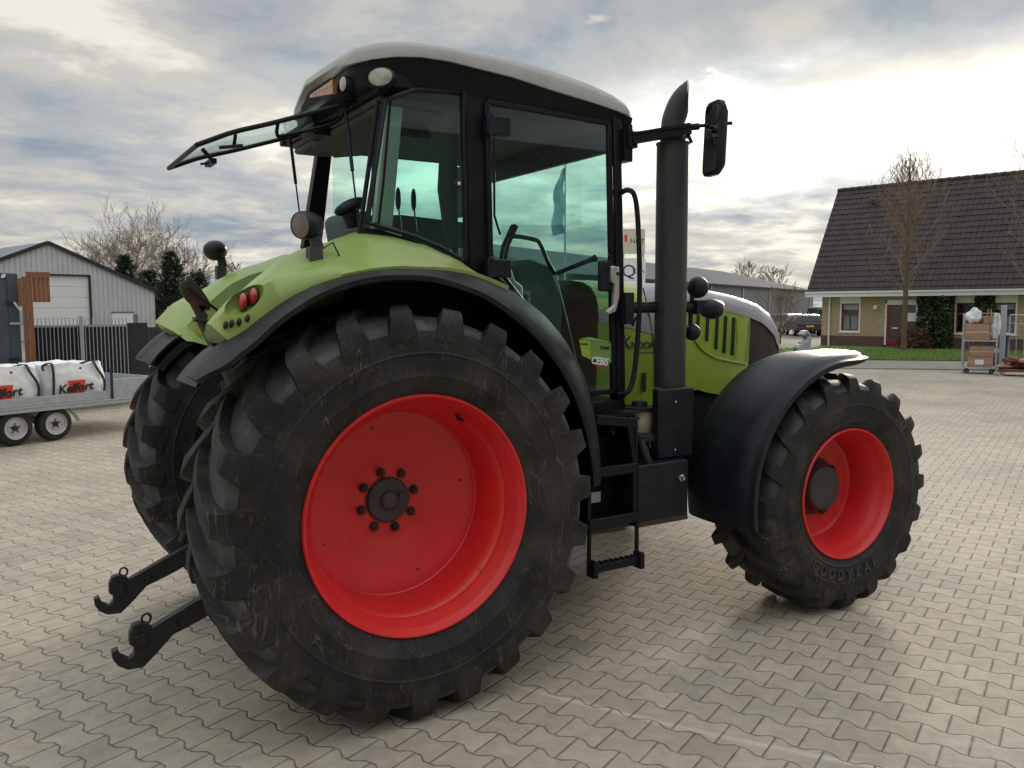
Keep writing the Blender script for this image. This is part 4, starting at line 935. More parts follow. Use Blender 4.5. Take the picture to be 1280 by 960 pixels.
b.tube([cst + rt @ Vector((.19 * math.cos(t), .19 * math.sin(t), 0)) for t in [k * PI / 16 for k in range(33)]], .014, 8, caps=False)
for k in range(3):
    t = 2 * PI * k / 3 + .5; b.bar(cst, cst + rt @ Vector((.19 * math.cos(t), .19 * math.sin(t), 0)), .025, .012)
b.ellipsoid(cst, (.05, .05, .02)); done('steering_wheel', b, 'blackplastic', tr)
b = MB(); b.tube([(1.02, .02, 2.11), (1.20, .02, 1.75), (1.25, .02, 1.35)], [.045, .07, .08]); b.prism([(1.10, 2.13), (1.22, 2.20), (1.40, 2.15), (1.47, 2.0), (1.47, 1.3), (1.28, 1.3), (1.22, 1.8)], 1, -.26, .30); done('dashboard', b, 'seat', tr, bevel=.03)
b = MB(); b.box((.93, -.50, 2.30), (.03, .05, .15), Matrix.Rotation(R(28), 3, 'Y')); b.tube([(.93, -.50, 2.30), (.88, -.52, 2.14)], .012); b.tube([(.76, -.62, 2.95), (.76, -.62, 2.40), (.82, -.58, 2.3)], .007)
done('terminal_screen', b, 'blackplastic', tr, bevel=.005)
b = MB(); b.box((.52, .45, 2.66), (.04, .05, .08)); done('interior_mirror', b, 'blackplastic', tr, bevel=.01)
b = MB(); b.prism([(.20, 2.80), (.28, 2.88), (.34, 2.905), (.42, 2.88), (.46, 2.80)], 1, -.50, -.45); done('ceiling_console', b, 'inkblack', tr, bevel=.02)

# ================================================================== SETTING
CAM = Vector((-1.5908, -4.6425, 1.8899)); YAW = R(58.542)
def at(px, depth, z=0.):
    """a ground point at a picture column and a distance along the view axis (used only to lay out the yard)"""
    d = (px - 640) / 1047.6 * depth
    return Vector((CAM.x + math.cos(YAW) * depth + math.sin(YAW) * d, CAM.y + math.sin(YAW) * depth - math.cos(YAW) * d, z))

def sheet(name, pts, z, m, kind='structure', thick=None):
    b = MB(); b.add([(x, y, z) for x, y in pts], [tuple(range(len(pts)))]); o = done(name, b, m, ang=0); o['kind'] = kind; return o
b = MB(); b.add([(-900, -900, -.012), (900, -900, -.012), (900, 900, -.012), (-900, 900, -.012)], [(0, 1, 2, 3)]); g = done('ground', b, 'earth', ang=0); g['kind'] = 'structure'
# paved yard
k0 = at(900, 26.6); k1 = at(1500, 24.0); dirk = (k1 - k0).normalized(); nk = Vector((-dirk.y, dirk.x, 0))
if nk.dot(k0 - CAM) < 0: nk = -nk
ka = k0 - dirk * 22; kb = k0 + dirk * 60
sheet('yard_paving', [(ka.x, ka.y), (-40, 40), (-40, -40), (60, -40), (kb.x, kb.y)], 0.0, 'paving')
b = MB(); 
for i in range(82):
    p = ka + dirk * i; b.box(p + nk * .06 + dirk * .5 + Vector((0, 0, .008)), (.985, .12, .09), Matrix.Rotation(math.atan2(dirk.y, dirk.x), 3, 'Z'))
kerb = done('kerb', b, 'concrete', bevel=.008); kerb['kind'] = 'structure'
ra = ka + nk * .12; rb_ = kb + nk * .12
sheet('road', [((ra - dirk * 40).x, (ra - dirk * 40).y), (rb_.x, rb_.y), ((rb_ + nk * 4.6).x, (rb_ + nk * 4.6).y), ((ra - dirk * 40 + nk * 4.6).x, (ra - dirk * 40 + nk * 4.6).y)], .004, 'asphalt')
ga = ra + nk * 4.6; gb = rb_ + nk * 4.6
gl_ = at(1004, 36); 
s0 = ga + dirk * ((gl_ - ga).dot(dirk) - 1.5)
lawn = [s0, gb, gb + nk * 13, s0 + nk * 13 + dirk * 1.0]
sheet('lawn', [(p.x, p.y) for p in lawn], .03, 'turf')
s1_ = s0 - dirk * .2
sheet('side_path', [((s0 - dirk * 16).x, (s0 - dirk * 16).y), (s0.x, s0.y), ((s0 + nk * 13).x, (s0 + nk * 13).y), ((s0 + nk * 45).x, (s0 + nk * 45).y), ((s0 - dirk * 16 + nk * 45).x, (s0 - dirk * 16 + nk * 45).y)], .008, 'concrete')
rng = random.Random(3)
b = MB()
for i in range(26000):
    u = rng.random() * 24; v = rng.random() ** 1.4 * 8; p = s0 + dirk * u + nk * (v + .02); h = .05 + rng.random() * .07; a = rng.random() * PI; w = .012
    dx, dy = math.cos(a) * w, math.sin(a) * w; lx, ly = rng.uniform(-.03, .03), rng.uniform(-.03, .03)
    o = len(b.v); b.v += [Vector((p.x - dx, p.y - dy, .03)), Vector((p.x + dx, p.y + dy, .03)), Vector((p.x + lx, p.y + ly, .03 + h))]; b.f.append((o, o + 1, o + 2)); b.mi.append(0)
gr = done('grass', b, 'grassblade', ang=0, merge=False); gr['kind'] = 'stuff'; gr['label'] = 'short green grass on the lawn in front of the tiled house'; gr['category'] = 'grass'

# ---------------------------------------------------------------- house
hs_ = empty('house', (33.72, 23.25, 0), R(-75), 'brick house with a steep dark tiled roof, white fascia and red framed windows', 'house')
def opening(b, x0, x1, z0, z1): pass
# wall pieces between openings (butted)
ops = [(.94, 1.90, .70, 2.25), (3.08, 4.55, .12, 2.25), (6.15, 7.10, .70, 2.25), (7.66, 8.60, .70, 2.25), (11.2, 12.2, .70, 2.25)]
b = MB(); X = 0.; LEN = 16.
for (x0, x1, z0, z1) in ops:
    b.b2((X, 0, .52), (x0, .28, 2.5)); b.b2((x0, 0, z1), (x1, .28, 2.5))
    if z0 > .52: b.b2((x0, 0, .52), (x1, .28, z0))
    X = x1
b.b2((X, 0, .52), (LEN, .28, 2.5)); b.b2((0, .28, .52), (.28, 6.2, 2.5)); b.b2((LEN - .28, .28, .52), (LEN, 6.2, 2.5)); b.b2((.28, 5.92, .52), (LEN - .28, 6.2, 2.5))
for x in (0, LEN - .28):
    b.prism([(.1, 2.5), (6.1, 2.5), (3.1, 7.7)], 0, x + .001, x + .279)
done('wall', b, 'brick', hs_, ang=0, merge=False)
b = MB(); b.b2((-.01, -.012, 0), (3.08, .27, .52)); b.b2((4.55, -.012, 0), (LEN + .01, .27, .52)); b.b2((-.01, .28, 0), (.27, 6.2, .52)); b.b2((3.08, .02, 0), (4.55, .28, .12)); b.b2((.27, 5.93, 0), (LEN, 6.21, .52)); b.b2((LEN - .27, .28, 0), (LEN + .01, 5.93, .52)); done('plinth', b, 'plinth', hs_, ang=0, merge=False)
b = MB(); rows_ = 20; y0, z0, y1, z1 = -.55, 2.58, 2.95, 8.0
sl = math.hypot(y1 - y0, z1 - z0); ty, tz = (y1 - y0) / sl, (z1 - z0) / sl; ny, nz = -tz, ty
rngt = random.Random(9)
for i in range(rows_):
    t0 = sl * i / rows_; t1 = sl * (i + 1) / rows_ + .03; nx = 74; xs_ = [-.60 + (LEN + 1.2) * k / nx for k in range(nx + 1)]
    for k in range(nx):
        lift = rngt.uniform(-.010, .004); a0, a1 = xs_[k], xs_[k + 1] - .012
        pr = []
        for (t, h) in ((t0, .055 + lift), (t1, .02), (t1, -.02), (t0, .015)):
            pr.append((y0 + ty * t + ny * h, z0 + tz * t + nz * h))
        b.add([(a0, p[0], p[1]) for p in pr] + [(a1, p[0], p[1]) for p in pr], [(0, 1, 5, 4), (0, 4, 7, 3), (0, 3, 2, 1), (4, 5, 6, 7)])
rf = done('roof', b, 'tiles', hs_, ang=0, merge=False)
b = MB(); b.prism([(y1, z1 - .02), (y1 + 3.5, z0 - .02), (y1 + 3.4, z0 - .08), (y1, z1 - .12), (y0 + .1, z0 - .08), (y0 + .04, z0 - .04), (y1 - .03, z1 - .06)], 0, -.58, LEN + .58); done('roof_deck', b, 'tiles', rf, ang=0)
b = MB()
for k in range(44): b.tube([(-.6 + k * .39, y1, z1 + .02), (-.6 + k * .39 + .41, y1, z1 + .035)], [.10, .115], 10)
done('ridge_tiles', b, 'tiles', rf)
b = MB(); b.b2((-.62, -.60, 2.42), (LEN + .62, -.56, 2.66)); b.b2((-.62, -.56, 2.44), (LEN + .62, -.002, 2.47)); b.b2((-.62, -.66, 2.60), (LEN + .62, -.602, 2.68)); done('fascia', b, 'white', hs_, bevel=.005)
b = MB(); b.b2((1.3, .9 , 6.6), (1.75, 1.2, 6.9)); 
vt = MB(); vt.tube([(1.55, 2.35, 7.0), (1.55, 2.2, 7.35)], .12, 12); done('roof_vent', vt, 'tiles', rf)
b = MB(); b.tube([(.42, -.08, .02), (.42, -.08, 2.42)], .045, 10); done('downpipe', b, 'white', hs_)
def hwin(x0, x1, z0, z1, transom=.62, curt=True):
    f = MB(); w = .055
    for (a, c) in (((x0 - .02, z0 - .02), (x0 + w, z1)), ((x1 - w, z0 - .02), (x1 + .02, z1))): f.b2((a[0], -.02, a[1]), (c[0], .06, c[1]))
    f.b2((x0 + w, -.02, z0 - .02), (x1 - w, .06, z0 + w)); f.b2((x0 - .08, -.05, z0 - .06), (x1 + .08, .05, z0 - .022))
    f.b2((x0 + w, -.02, z1 - .001), (x1 - w, .05, z1 + .05)); f.b2((x0 - .02, -.022, z1), (x1 + .02, -.002, 2.42))
    o = done('window', f, 'white', hs_, bevel=.004)
    r = MB(); a0, a1 = x0 + w, x1 - w; c0, c1 = z0 + w, z1
    tz_ = c0 + (c1 - c0) * transom
    for (p, q) in (((a0, c0), (a0 + .05, c1)), ((a1 - .05, c0), (a1, c1)), ((a0 + .05, c0), (a1 - .05, c0 + .05)), ((a0 + .05, c1 - .05), (a1 - .05, c1)), ((a0 + .05, tz_ - .04), (a1 - .05, tz_ + .04))): r.b2((p[0], .0, p[1]), (q[0], .05, q[1]))
    done('window_frame', r, 'tilered', o)
    g = MB(); g.b2((a0 + .05, .03, c0 + .05), (a1 - .05, .036, tz_ - .04)); g.b2((a0 + .05, .03, tz_ + .04), (a1 - .05, .036, c1 - .05)); done('pane', g, 'houseglass', o, ang=0)
    d = MB(); d.b2((x0, .30, z0), (x1, .32, z1)); done('room_behind', d, 'blackglass', o, ang=0)
    if curt:
        c = MB(); n = 40
        for (xa, xb) in ((a0 + .05, a0 + (a1 - a0) * .42), (a0 + (a1 - a0) * .50, a1 - .05)):
            c.grid([[Vector((xa + (xb - xa) * i / n, .14 + .02 * math.sin(i * 1.1), z)) for i in range(n + 1)] for z in (c0 + .05, tz_ - .05)])
        done('curtain', c, 'curtain', o)
        c = MB(); c.grid([[Vector((a0 + (a1 - a0) * i / 20, .15, z)) for i in range(21)] for z in (c1 - .30, c1 - .05)]); done('valance', c, 'curtain', o)
hwin(.94, 1.90, .72, 2.10)
hwin(6.15, 7.10, .72, 2.10, curt=False); hwin(7.66, 8.60, .72, 2.10); hwin(11.2, 12.2, .72, 2.1)
# door with side light
b = MB(); b.b2((3.08, -.01, .12), (3.16, .08, 2.10)); b.b2((4.47, -.01, .12), (4.55, .08, 2.10)); b.b2((3.16, -.01, 2.02), (4.47, .08, 2.25)); b.b2((3.92, -.01, .12), (3.99, .08, 2.02)); dfr = done('door_frame', b, 'white', hs_)
b = MB(); b.b2((3.18, .0, .14), (3.90, .05, .42)); b.b2((3.18, .0, 1.92), (3.90, .05, 2.0)); b.b2((3.18, .0, .42), (3.27, .05, 1.92)); b.b2((3.81, .0, .42), (3.90, .05, 1.92)); b.b2((3.27, .0, .98), (3.81, .05, 1.05)); hd = done('door', b, 'tilered', hs_)
b = MB(); b.b2((3.27, .02, .42), (3.81, .03, 1.92)); done('pane', b, 'blackglass', hd, ang=0)
b = MB(); b.b2((3.42, -.02, .90), (3.70, -.002, .96)); done('handle', b, 'white', hd)
b = MB(); b.b2((4.0, .02, .2), (4.46, .03, 2.0)); done('side_light', b, 'blackglass', dfr, ang=0)
b = MB(); b.b2((4.0, .0, 1.25), (4.46, .02, 1.65)); done('side_panel', b, 'white', dfr)
b = MB(); b.box((2.66, -.09, 1.90), (.16, .14, .2)); b.b2((2.60, -.03, 1.85), (2.72, 0, 2.02)); done('wall_lamp', b, 'white', hs_, bevel=.03)

def leaves(name, mt_, gen, n, size, label, cat, seed=1, parent=None, group=None):
    rg = random.Random(seed); b = MB()
    for i in range(n):
        p = Vector(gen(rg)); s = size * rg.uniform(.6, 1.4)
        q = Matrix.Rotation(rg.uniform(0, 2 * PI), 3, Vector((rg.uniform(-1, 1), rg.uniform(-1, 1), rg.uniform(-1, 1))).normalized())
        b.add([p + q @ Vector(v) * s for v in ((-.5, 0, 0), (0, -.35, .05), (.5, 0, 0), (0, .35, .05))], [(0, 1, 2, 3)])
    o = done(name, b, mt_, parent, ang=0, merge=False)
    if parent is None: tag(o, label, cat, group)
    return o
HR = Matrix.Rotation(R(-75), 3, 'Z'); HO = Vector((33.72, 23.25, 0))
def hl(x, y, z): return HO + HR @ Vector((x, y, z))
def ivygen(x0, x1, z0, z1, th):
    def g(rg):
        while True:
            x = rg.uniform(x0, x1); z = rg.uniform(z0, z1); e = mnoise.noise(Vector((x * 1.3, z * 1.3, x0)))
            ed = min(x - x0, x1 - x) + .35 * e + .12
            if ed > 0: return hl(x, -rg.uniform(.02, th * (.5 + .5 * min(1, ed * 2)) * (1 + .5 * e) * (1 - .25 * z / 2.4)), z)
    return g
def climber(label, x0, x1, z0, z1, th, n, seed):
    root = empty('climbing_plant', hl((x0 + x1) / 2, -.1, 0), 0, label, 'ivy', 'ivy on the house wall')
    b = MB()
    for k in range(7):
        xx = x0 + (x1 - x0) * (k + .5) / 7; pts = [hl(xx + .1 * math.sin(k + j), -.04, .05 + (min(z1, 2.3) - .1) * j / 5) - root.location for j in range(6)]; b.tube(pts, [.03 - .004 * j for j in range(6)], 5)
    done('stem', b, 'bark', root)
    lf = leaves('foliage', 'ivy', ivygen(x0, x1, z0, z1, th), n, .13, '', '', seed, None)
    lf.parent = root; lf.location -= root.location; ORG[lf.name] -= root.location
    return root
climber('wide dark ivy covering the wall between the door and the middle window', 4.62, 6.15, .05, 2.42, .75, 5200, 5)
climber('narrow strip of ivy hanging between the two right hand windows', 6.98, 7.75, 1.25, 2.40, .45, 1300, 6)
def bushgen(c, r):
    def g(rg):
        while True:
            v = Vector((rg.uniform(-1, 1), rg.uniform(-1, 1), rg.uniform(0, 1)))
            if v.length < 1 + .25 * mnoise.noise(v * 2.5 + Vector(c)): 
                return Vector((c[0] + v.x * r[0], c[1] + v.y * r[1], c[2] + v.z * r[2] + .03))
    return g
bc = hl(4.75, -.95, 0)
bush = empty('bush', bc, 0, 'rounded reddish brown bush in front of the ivy by the house door', 'bush')
lf = leaves('foliage', 'redbush', bushgen((bc.x, bc.y, 0), (.85, .85, 1.05)), 2600, .09, '', '', 8); lf.parent = bush; lf.location -= bush.location; ORG[lf.name] -= bush.location
b = MB(); 
for k in range(14): a = k * 2.4; b.tube([(0, 0, 0), (.25 * math.cos(a), .25 * math.sin(a), .5), (.55 * math.cos(a), .55 * math.sin(a), .9)], [.02, .012, .004], 5)
done('stem', b, 'bark', bush)

# ---------------------------------------------------------------- brick workshop behind the photographer (reflected in glass and paint)
wk = empty('brick_workshop', (-22, -13.5, 0), 0, 'long brick workshop with a tiled roof behind the photographer, seen only as a reflection', 'building')
b = MB(); b.b2((0, -8, 0), (42, 0, 3.0)); done('wall', b, 'brick2', wk, ang=0)
b = MB(); b.prism([(.9, 2.85), (.9, 3.0), (-4, 6.6), (-9, 3.0), (-9, 2.85)], 0, -.5, 42.5); done('roof', b, 'tiles', wk, ang=0)
for k in range(9):
    b = MB(); b.b2((3 + k * 4.4, .005, 1.0), (4.6 + k * 4.4, .04, 2.3)); wn_ = done('window', b, 'white', wk, bevel=.01)
    b = MB(); b.b2((3.08 + k * 4.4, .045, 1.08), (4.52 + k * 4.4, .05, 2.22)); done('pane', b, 'blackglass', wn_, ang=0)

# ---------------------------------------------------------------- bare trees
def bare_tree(loc, h, trunk_r, spread, label, seed, mt_='twig', upright=.75, nb=26, first=.28, sides=5, depth=3, cat='tree', group=None, name='bare_tree', twigs=1.0, minr=.006):
    rg = random.Random(seed); root = empty(name, loc, 0, label, cat, group)
    T = MB(); Cn = MB()
    lean = Vector((rg.uniform(-.03, .03), rg.uniform(-.03, .03), 0))
    pts = [Vector((lean.x * z * h + .06 * math.sin(z * 5 + seed) * h * .02, lean.y * z * h, z * h)) for z in [i / 12 for i in range(13)]]
    T.tube(pts, [trunk_r * (1 - .93 * (i / 12)) ** .8 + .004 for i in range(13)], 9)
    T.ellipsoid((0, 0, .02), (trunk_r * 1.5, trunk_r * 1.5, .10), nu=9, nv=5)
    def grow(p, d, ln, r, lv):
        n = 4; P = [p]; dd = d.copy(); rs = [r]
        for k in range(n):
            dd = (dd + Vector((rg.uniform(-.16, .16), rg.uniform(-.16, .16), .10 * upright + rg.uniform(-.06, .10)))).normalized(); P.append(P[-1] + dd * ln / n); rs.append(max(minr, r * (1 - .75 * (k + 1) / n)))
        Cn.tube(P, rs, 4 if lv else sides, caps=False)
        if lv < depth:
            m = int((5 if lv == 0 else 4) * twigs + rg.random())
            for j in range(m):
                t = .25 + .75 * (j + rg.random() * .8) / m; t = min(t, .98); i = int(t * n); q = P[i].lerp(P[i + 1], t * n - i)
                base = (P[i + 1] - P[i]).normalized(); ax = base.cross(Vector((rg.uniform(-1, 1), rg.uniform(-1, 1), rg.uniform(-1, 1)))).normalized()
                nd_ = (Matrix.Rotation(R(rg.uniform(22, 48)), 3, ax) @ base + Vector((0, 0, .15 * upright))).normalized()
                grow(q, nd_, ln * rg.uniform(.38, .62), max(minr, rs[i] * .55), lv + 1)
    for k in range(nb):
        t = first + (1 - first) * ((k + rg.random()) / nb) * .96; z = t * h; i = min(11, int(t * 12)); p = pts[i].lerp(pts[i + 1], t * 12 - i)
        a = k * 2.399 + rg.uniform(-.4, .4); el = R(rg.uniform(28, 52)) + upright * t * .55; d = Vector((math.cos(a) * math.cos(el), math.sin(a) * math.cos(el), math.sin(el)))
        shape = math.sin(min(1, (t - first) / (1 - first) * .8 + .28) * PI) ** .8
        grow(p, d, spread * shape * rg.uniform(.75, 1.15), trunk_r * .38 * (1 - .6 * t), 0)
    done('trunk', T, 'bark' if mt_ == 'twig' else mt_, root, ang=60); done('crown', Cn, mt_, root, ang=0, merge=False)
    return root
G = 'bare trees in front of the tiled house'
bare_tree(at(1130, 35.7), 8.3, .125, 2.5, 'slim upright bare tree on the lawn in front of the house door', 11, upright=.9, nb=32, first=.27, group=G, twigs=.8)
bare_tree(at(1300, 33.0), 8.0, .13, 2.6, 'bare tree cut by the right edge of the photo, in front of the roof', 12, upright=.8, nb=32, first=.25, group=G, twigs=.8)
GF = 'far bare trees above the long shed'
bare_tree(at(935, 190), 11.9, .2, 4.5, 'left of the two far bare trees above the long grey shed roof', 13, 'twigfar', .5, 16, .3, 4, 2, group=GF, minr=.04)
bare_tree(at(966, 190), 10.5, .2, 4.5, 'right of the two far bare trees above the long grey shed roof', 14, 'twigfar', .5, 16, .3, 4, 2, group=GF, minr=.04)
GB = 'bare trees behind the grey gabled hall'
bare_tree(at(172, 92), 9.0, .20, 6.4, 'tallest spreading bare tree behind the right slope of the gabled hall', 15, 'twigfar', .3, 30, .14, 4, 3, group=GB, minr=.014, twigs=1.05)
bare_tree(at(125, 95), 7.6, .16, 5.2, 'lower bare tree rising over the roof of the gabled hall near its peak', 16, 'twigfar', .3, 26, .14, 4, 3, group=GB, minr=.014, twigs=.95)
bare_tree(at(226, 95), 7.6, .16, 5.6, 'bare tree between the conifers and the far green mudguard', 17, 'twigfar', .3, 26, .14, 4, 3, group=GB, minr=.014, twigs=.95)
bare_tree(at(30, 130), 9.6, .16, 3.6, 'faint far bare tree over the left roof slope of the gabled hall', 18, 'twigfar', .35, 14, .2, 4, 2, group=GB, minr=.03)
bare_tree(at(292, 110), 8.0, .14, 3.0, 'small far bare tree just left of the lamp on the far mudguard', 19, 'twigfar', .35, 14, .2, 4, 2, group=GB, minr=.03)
bare_tree(at(975, 45), 2.6, .04, 1.5, 'sparse leafless shrub beyond the tractor nose in front of parked cars', 20, 'twig', .5, 26, .03, 4, 2, cat='shrub', name='bare_shrub', minr=.008)

def conifer(loc, h, r, label, seed):
    rg = random.Random(seed); root = empty('conifer', loc, 0, label, 'tree', 'conifers beside the gabled hall')
    T = MB(); T.tube([(0, 0, 0), (0, 0, h * .97)], [.16, .02], 8); done('trunk', T, 'bark', root)
    b = MB(); lv = 30
    for k in range(lv):
        t = (k + .5) / lv; z = h * (.10 + .88 * t); rr = r * (1 - t) ** .9 * rg.uniform(.55, 1.25)
        nbn = int(10 - 5 * t)
        for j in range(nbn):
            a = j * 2 * PI / nbn + rg.random() * 1.2; L_ = rr * rg.uniform(.45, 1.3); up = .30 + .6 * t
            for m in range(int(16 + 22 * (1 - t))):
                s = rg.random() ** .7; c = Vector((math.cos(a) * L_ * s, math.sin(a) * L_ * s, z + up * L_ * s * s + rg.uniform(-.12, .12)))
                c += Vector((rg.gauss(0, .10), rg.gauss(0, .10), 0)) * (1.1 - .5 * s)
                d = Vector((math.cos(a + rg.uniform(-.9, .9)), math.sin(a + rg.uniform(-.9, .9)), rg.uniform(.1, .9))).normalized() * rg.uniform(.22, .48); sd = d.cross(Vector((rg.uniform(-1, 1), rg.uniform(-1, 1), rg.uniform(-1, 1)))).normalized() * .05
                b.add([c - sd, c + sd, c + d], [(0, 1, 2)])
    done('crown', b, 'needle', root, ang=0, merge=False)
conifer(at(160, 62), 5.9, 2.6, 'dark conifer directly behind the right slope of the gabled hall', 21)
conifer(at(218, 60), 6.0, 3.3, 'broad dark pine right of the gabled hall, behind the raised hook', 22)
conifer(at(190, 66), 4.9, 3.0, 'low dark conifer filling the gap between its two taller neighbours', 23)
conifer(at(250, 66), 4.7, 3.0, 'low dark conifer partly behind the far green mudguard', 24)

# ---------------------------------------------------------------- left: grey gabled hall
hall = empty('gabled_hall', at(66, 52), 0, 'light grey corrugated hall with a gable and a white roller door', 'building')
hd_ = R(14.0)
# picture vanishing directions give the gable an angle of about 17 degrees to the view normal
hdir = YAW - R(41.5); hall.rotation_euler.z = hdir
def hx(px):   # distance along the gable for a picture column
    o = at(66, 52); d = Vector((math.cos(hdir), math.sin(hdir), 0)); n = Vector((-d.y, d.x, 0))
    rr = at(px, 1) - CAM; rr.z = 0; c = Vector((CAM.x, CAM.y, 0)); t = (o - c).dot(n) / rr.dot(n); return (c + rr * t - o).dot(d)
pkz = 5.98; xr = hx(196); ez = 3.15; xl = -xr; dl = hx(39); drr = hx(115.6); dtop = 4.0
def gz(x): return pkz - (pkz - ez) * abs(x) / xr
b = MB(); step = .30; n = int((xr - xl) / step)
def cladstrip(b, x0, x1, zf0, zf1):
    m = max(1, int(round((x1 - x0) / step)))
    for i in range(m):
        a = x0 + (x1 - x0) * i / m; c = x0 + (x1 - x0) * (i + 1) / m; w = c - a
        pts = [(a, 0), (a + w * .55, 0), (a + w * .65, .05), (a + w * .9, .05), (c, 0)]
        for p, q in zip(pts, pts[1:]): b.add([(p[0], p[1], zf0(p[0])), (q[0], q[1], zf0(q[0])), (q[0], q[1], zf1(q[0])), (p[0], p[1], zf1(p[0]))], [(0, 1, 2, 3)])
cladstrip(b, xl, dl, lambda x: 0, gz); cladstrip(b, dl, 0, lambda x: dtop, gz); cladstrip(b, 0, drr, lambda x: dtop, gz); cladstrip(b, drr, xr, lambda x: 0, gz)
for x in (xl, xr): b.add([(x, 0, 0), (x, 25, 0), (x, 25, ez), (x, 0, ez)], [(0, 1, 2, 3)])
b.add([(xl, 25, 0), (xr, 25, 0), (xr, 25, ez), (0, 25, pkz), (xl, 25, ez)], [(0, 1, 2, 3, 4)])
done('wall', b, 'clad', hall, ang=0)
b = MB()
for s in (-1, 1):
    x = xr * 1.012 * s; b.add([(0, -.12, pkz + .08), (x, -.12, ez + .05), (x, 25.2, ez + .05), (0, 25.2, pkz + .08)], [(0, 1, 2, 3)])
hroof = done('roof', b, 'clad2', hall, ang=0, solid=.05)
b = MB()
for s in (-1, 1): b.bar((0, -.13, pkz + .02), (xr * 1.015 * s, -.13, ez - .02), .05, .22)
done('roof_trim', b, 'darkfence', hall)
b = MB()
for k in range(6): b.b2((dl, .14, dtop * k / 6 + .01), (drr, .19, dtop * (k + 1) / 6))
done('roller_door', b, 'white', hall, bevel=.012)
b = MB(); b.b2((drr, -.02, 0), (drr + .10, .2, dtop + .1)); b.b2((dl, -.02, dtop), (drr, .2, dtop + .1)); done('door_surround', b, 'darkfence', hall)
x0, x1 = hx(142), hx(168); b = MB(); b.b2((x0, -.04, .3), (x1, 0, 1.66)); done('side_door', b, 'white', hall, bevel=.01)
b = MB(); b.b2((x0 - .05, -.06, 1.66), (x1 + .08, -.002, 1.76)); b.b2((x1, -.06, .3), (x1 + .3, -.01, 1.55)); done('side_door_frame', b, 'clad2', hall)

# low dark board fence right of the hall
b = MB(); p0 = at(150, 40); p1 = at(245, 40); dd = (p1 - p0); L_ = dd.length; fa = math.atan2(dd.y, dd.x)
ft = empty('board_fence', p0, fa, 'low dark board fence beyond the white car, right of the hall', 'fence')
for k in range(int(L_ / .18)): b.b2((k * .18, 0, 0), (k * .18 + .17, .03, 1.05 + .01 * (k % 2)))
done('boards', b, 'fenceboard', ft, ang=0); b = MB()
for k in range(3): b.b2((k * L_ / 2 - .04, .031, 0), (k * L_ / 2 + .04, .11, 1.15))
done('post', b, 'fenceboard', ft)

# palisade fence
fn = empty('palisade_fence', (-1.05, 13.32, 0), 0, 'galvanised palisade fence with spiked pales in front of black sheeting', 'fence')
b = MB(); b.b2((.0, .10, .05), (1.97, .12, 1.60)); b.b2((1.62, .095, .05), (2.0, .10, 1.63)); done('black_sheeting', b, 'darkfence', fn, ang=0)
b = MB(); b.b2((0, .03, 1.56), (1.62, .07, 1.60)); b.b2((0, .03, .35), (1.62, .07, .39)); done('rail', b, 'galv', fn, ang=0)
for k in range(25):
    x = .025 + k * .066; b = MB(); b.prism([(x - .007, .08), (x + .007, .08), (x + .007, 1.71), (x, 1.75), (x - .007, 1.71)], 1, .0, .028); done('pale', b, 'galv', fn, ang=0)
b = MB(); b.b2((.78, -.07, 0), (.85, -.003, 1.78)); done('post', b, 'galv', fn, bevel=.005)

# container
ct = empty('shipping_container', (-1.265, 11.90, 0), R(2), 'dark blue grey shipping container with lock bars at the left edge', 'container')
b = MB(); b.b2((-.17, 0, 0), (0, .2, 2.50)); b.b2((-2.44, 0, 2.42), (-.17, .2, 2.50)); b.b2((-2.44, 0, 0), (-.17, .2, .15)); b.b2((-2.44, .2, .1), (0, 6.06, 2.50)); done('frame', b, 'container', ct, bevel=.008)
b = MB(); b.b2((-.34, -.02, .15), (-.175, -.001, 2.40)); b.b2((-1.25, -.02, .15), (-1.10, -.001, 2.40)); b.b2((-1.10, .02, .15), (-.34, .03, 2.40)); b.b2((-1.10, -.02, 2.25), (-.34, -.001, 2.40)); done('door', b, 'container', ct, bevel=.006)
b = MB(); b.b2((-2.43, .02, .15), (-1.26, .03, 2.40)); done('door', b, 'container', ct)
for z in (2.0, 1.05, .5): b = MB(); b.b2((-.20, -.04, z - .03), (-.05, -.021, z + .03)); done('hinge', b, 'inkblack', ct)
b = MB()
for k in range(10): x = -.25 - k * .11; b.prism([(x, 2.425), (x + .06, 2.425), (x + .085, 2.49), (x + .025, 2.49)], 1, -.006, -.002)
done('hazard_stripes', b, 'white', ct, ang=0)
b = MB(); b.tube([(-.08, -.06, 2.02), (.0, -.10, 1.88), (.03, -.11, 1.78)], .02, 8); b.bar((-.16, -.06, 1.66), (.06, -.10, 1.66), .03, .035); b.box((.04, -.1, 1.76), (.09, .06, .14)); done('lock_bar', b, 'galv', ct, bevel=.01)
# wooden gate leaf beside the container
wd = empty('wooden_gate', (-1.28, 11.78, 0), 0, 'brown stained timber post and board panel beside the container', 'gate')
for k in range(4):
    b = MB(); b.b2((.22 + k * .065, .0, 2.02), (.22 + k * .065 + .062, .02, 2.44)); done('board', b, 'woodbrown', wd, ang=0)
b = MB(); b.b2((.06, -.02, .0), (.14, .03, 2.45)); b.b2((.145, -.03, .0), (.215, .04, 2.45)); done('post', b, 'woodbrown', wd, bevel=.006)
b = MB(); b.b2((.0, -.02, 1.95), (.055, .02, 2.42)); b.b2((.13, -.035, 2.445), (.49, .03, 2.53)); done('board', b, 'woodbrown', wd, bevel=.006)

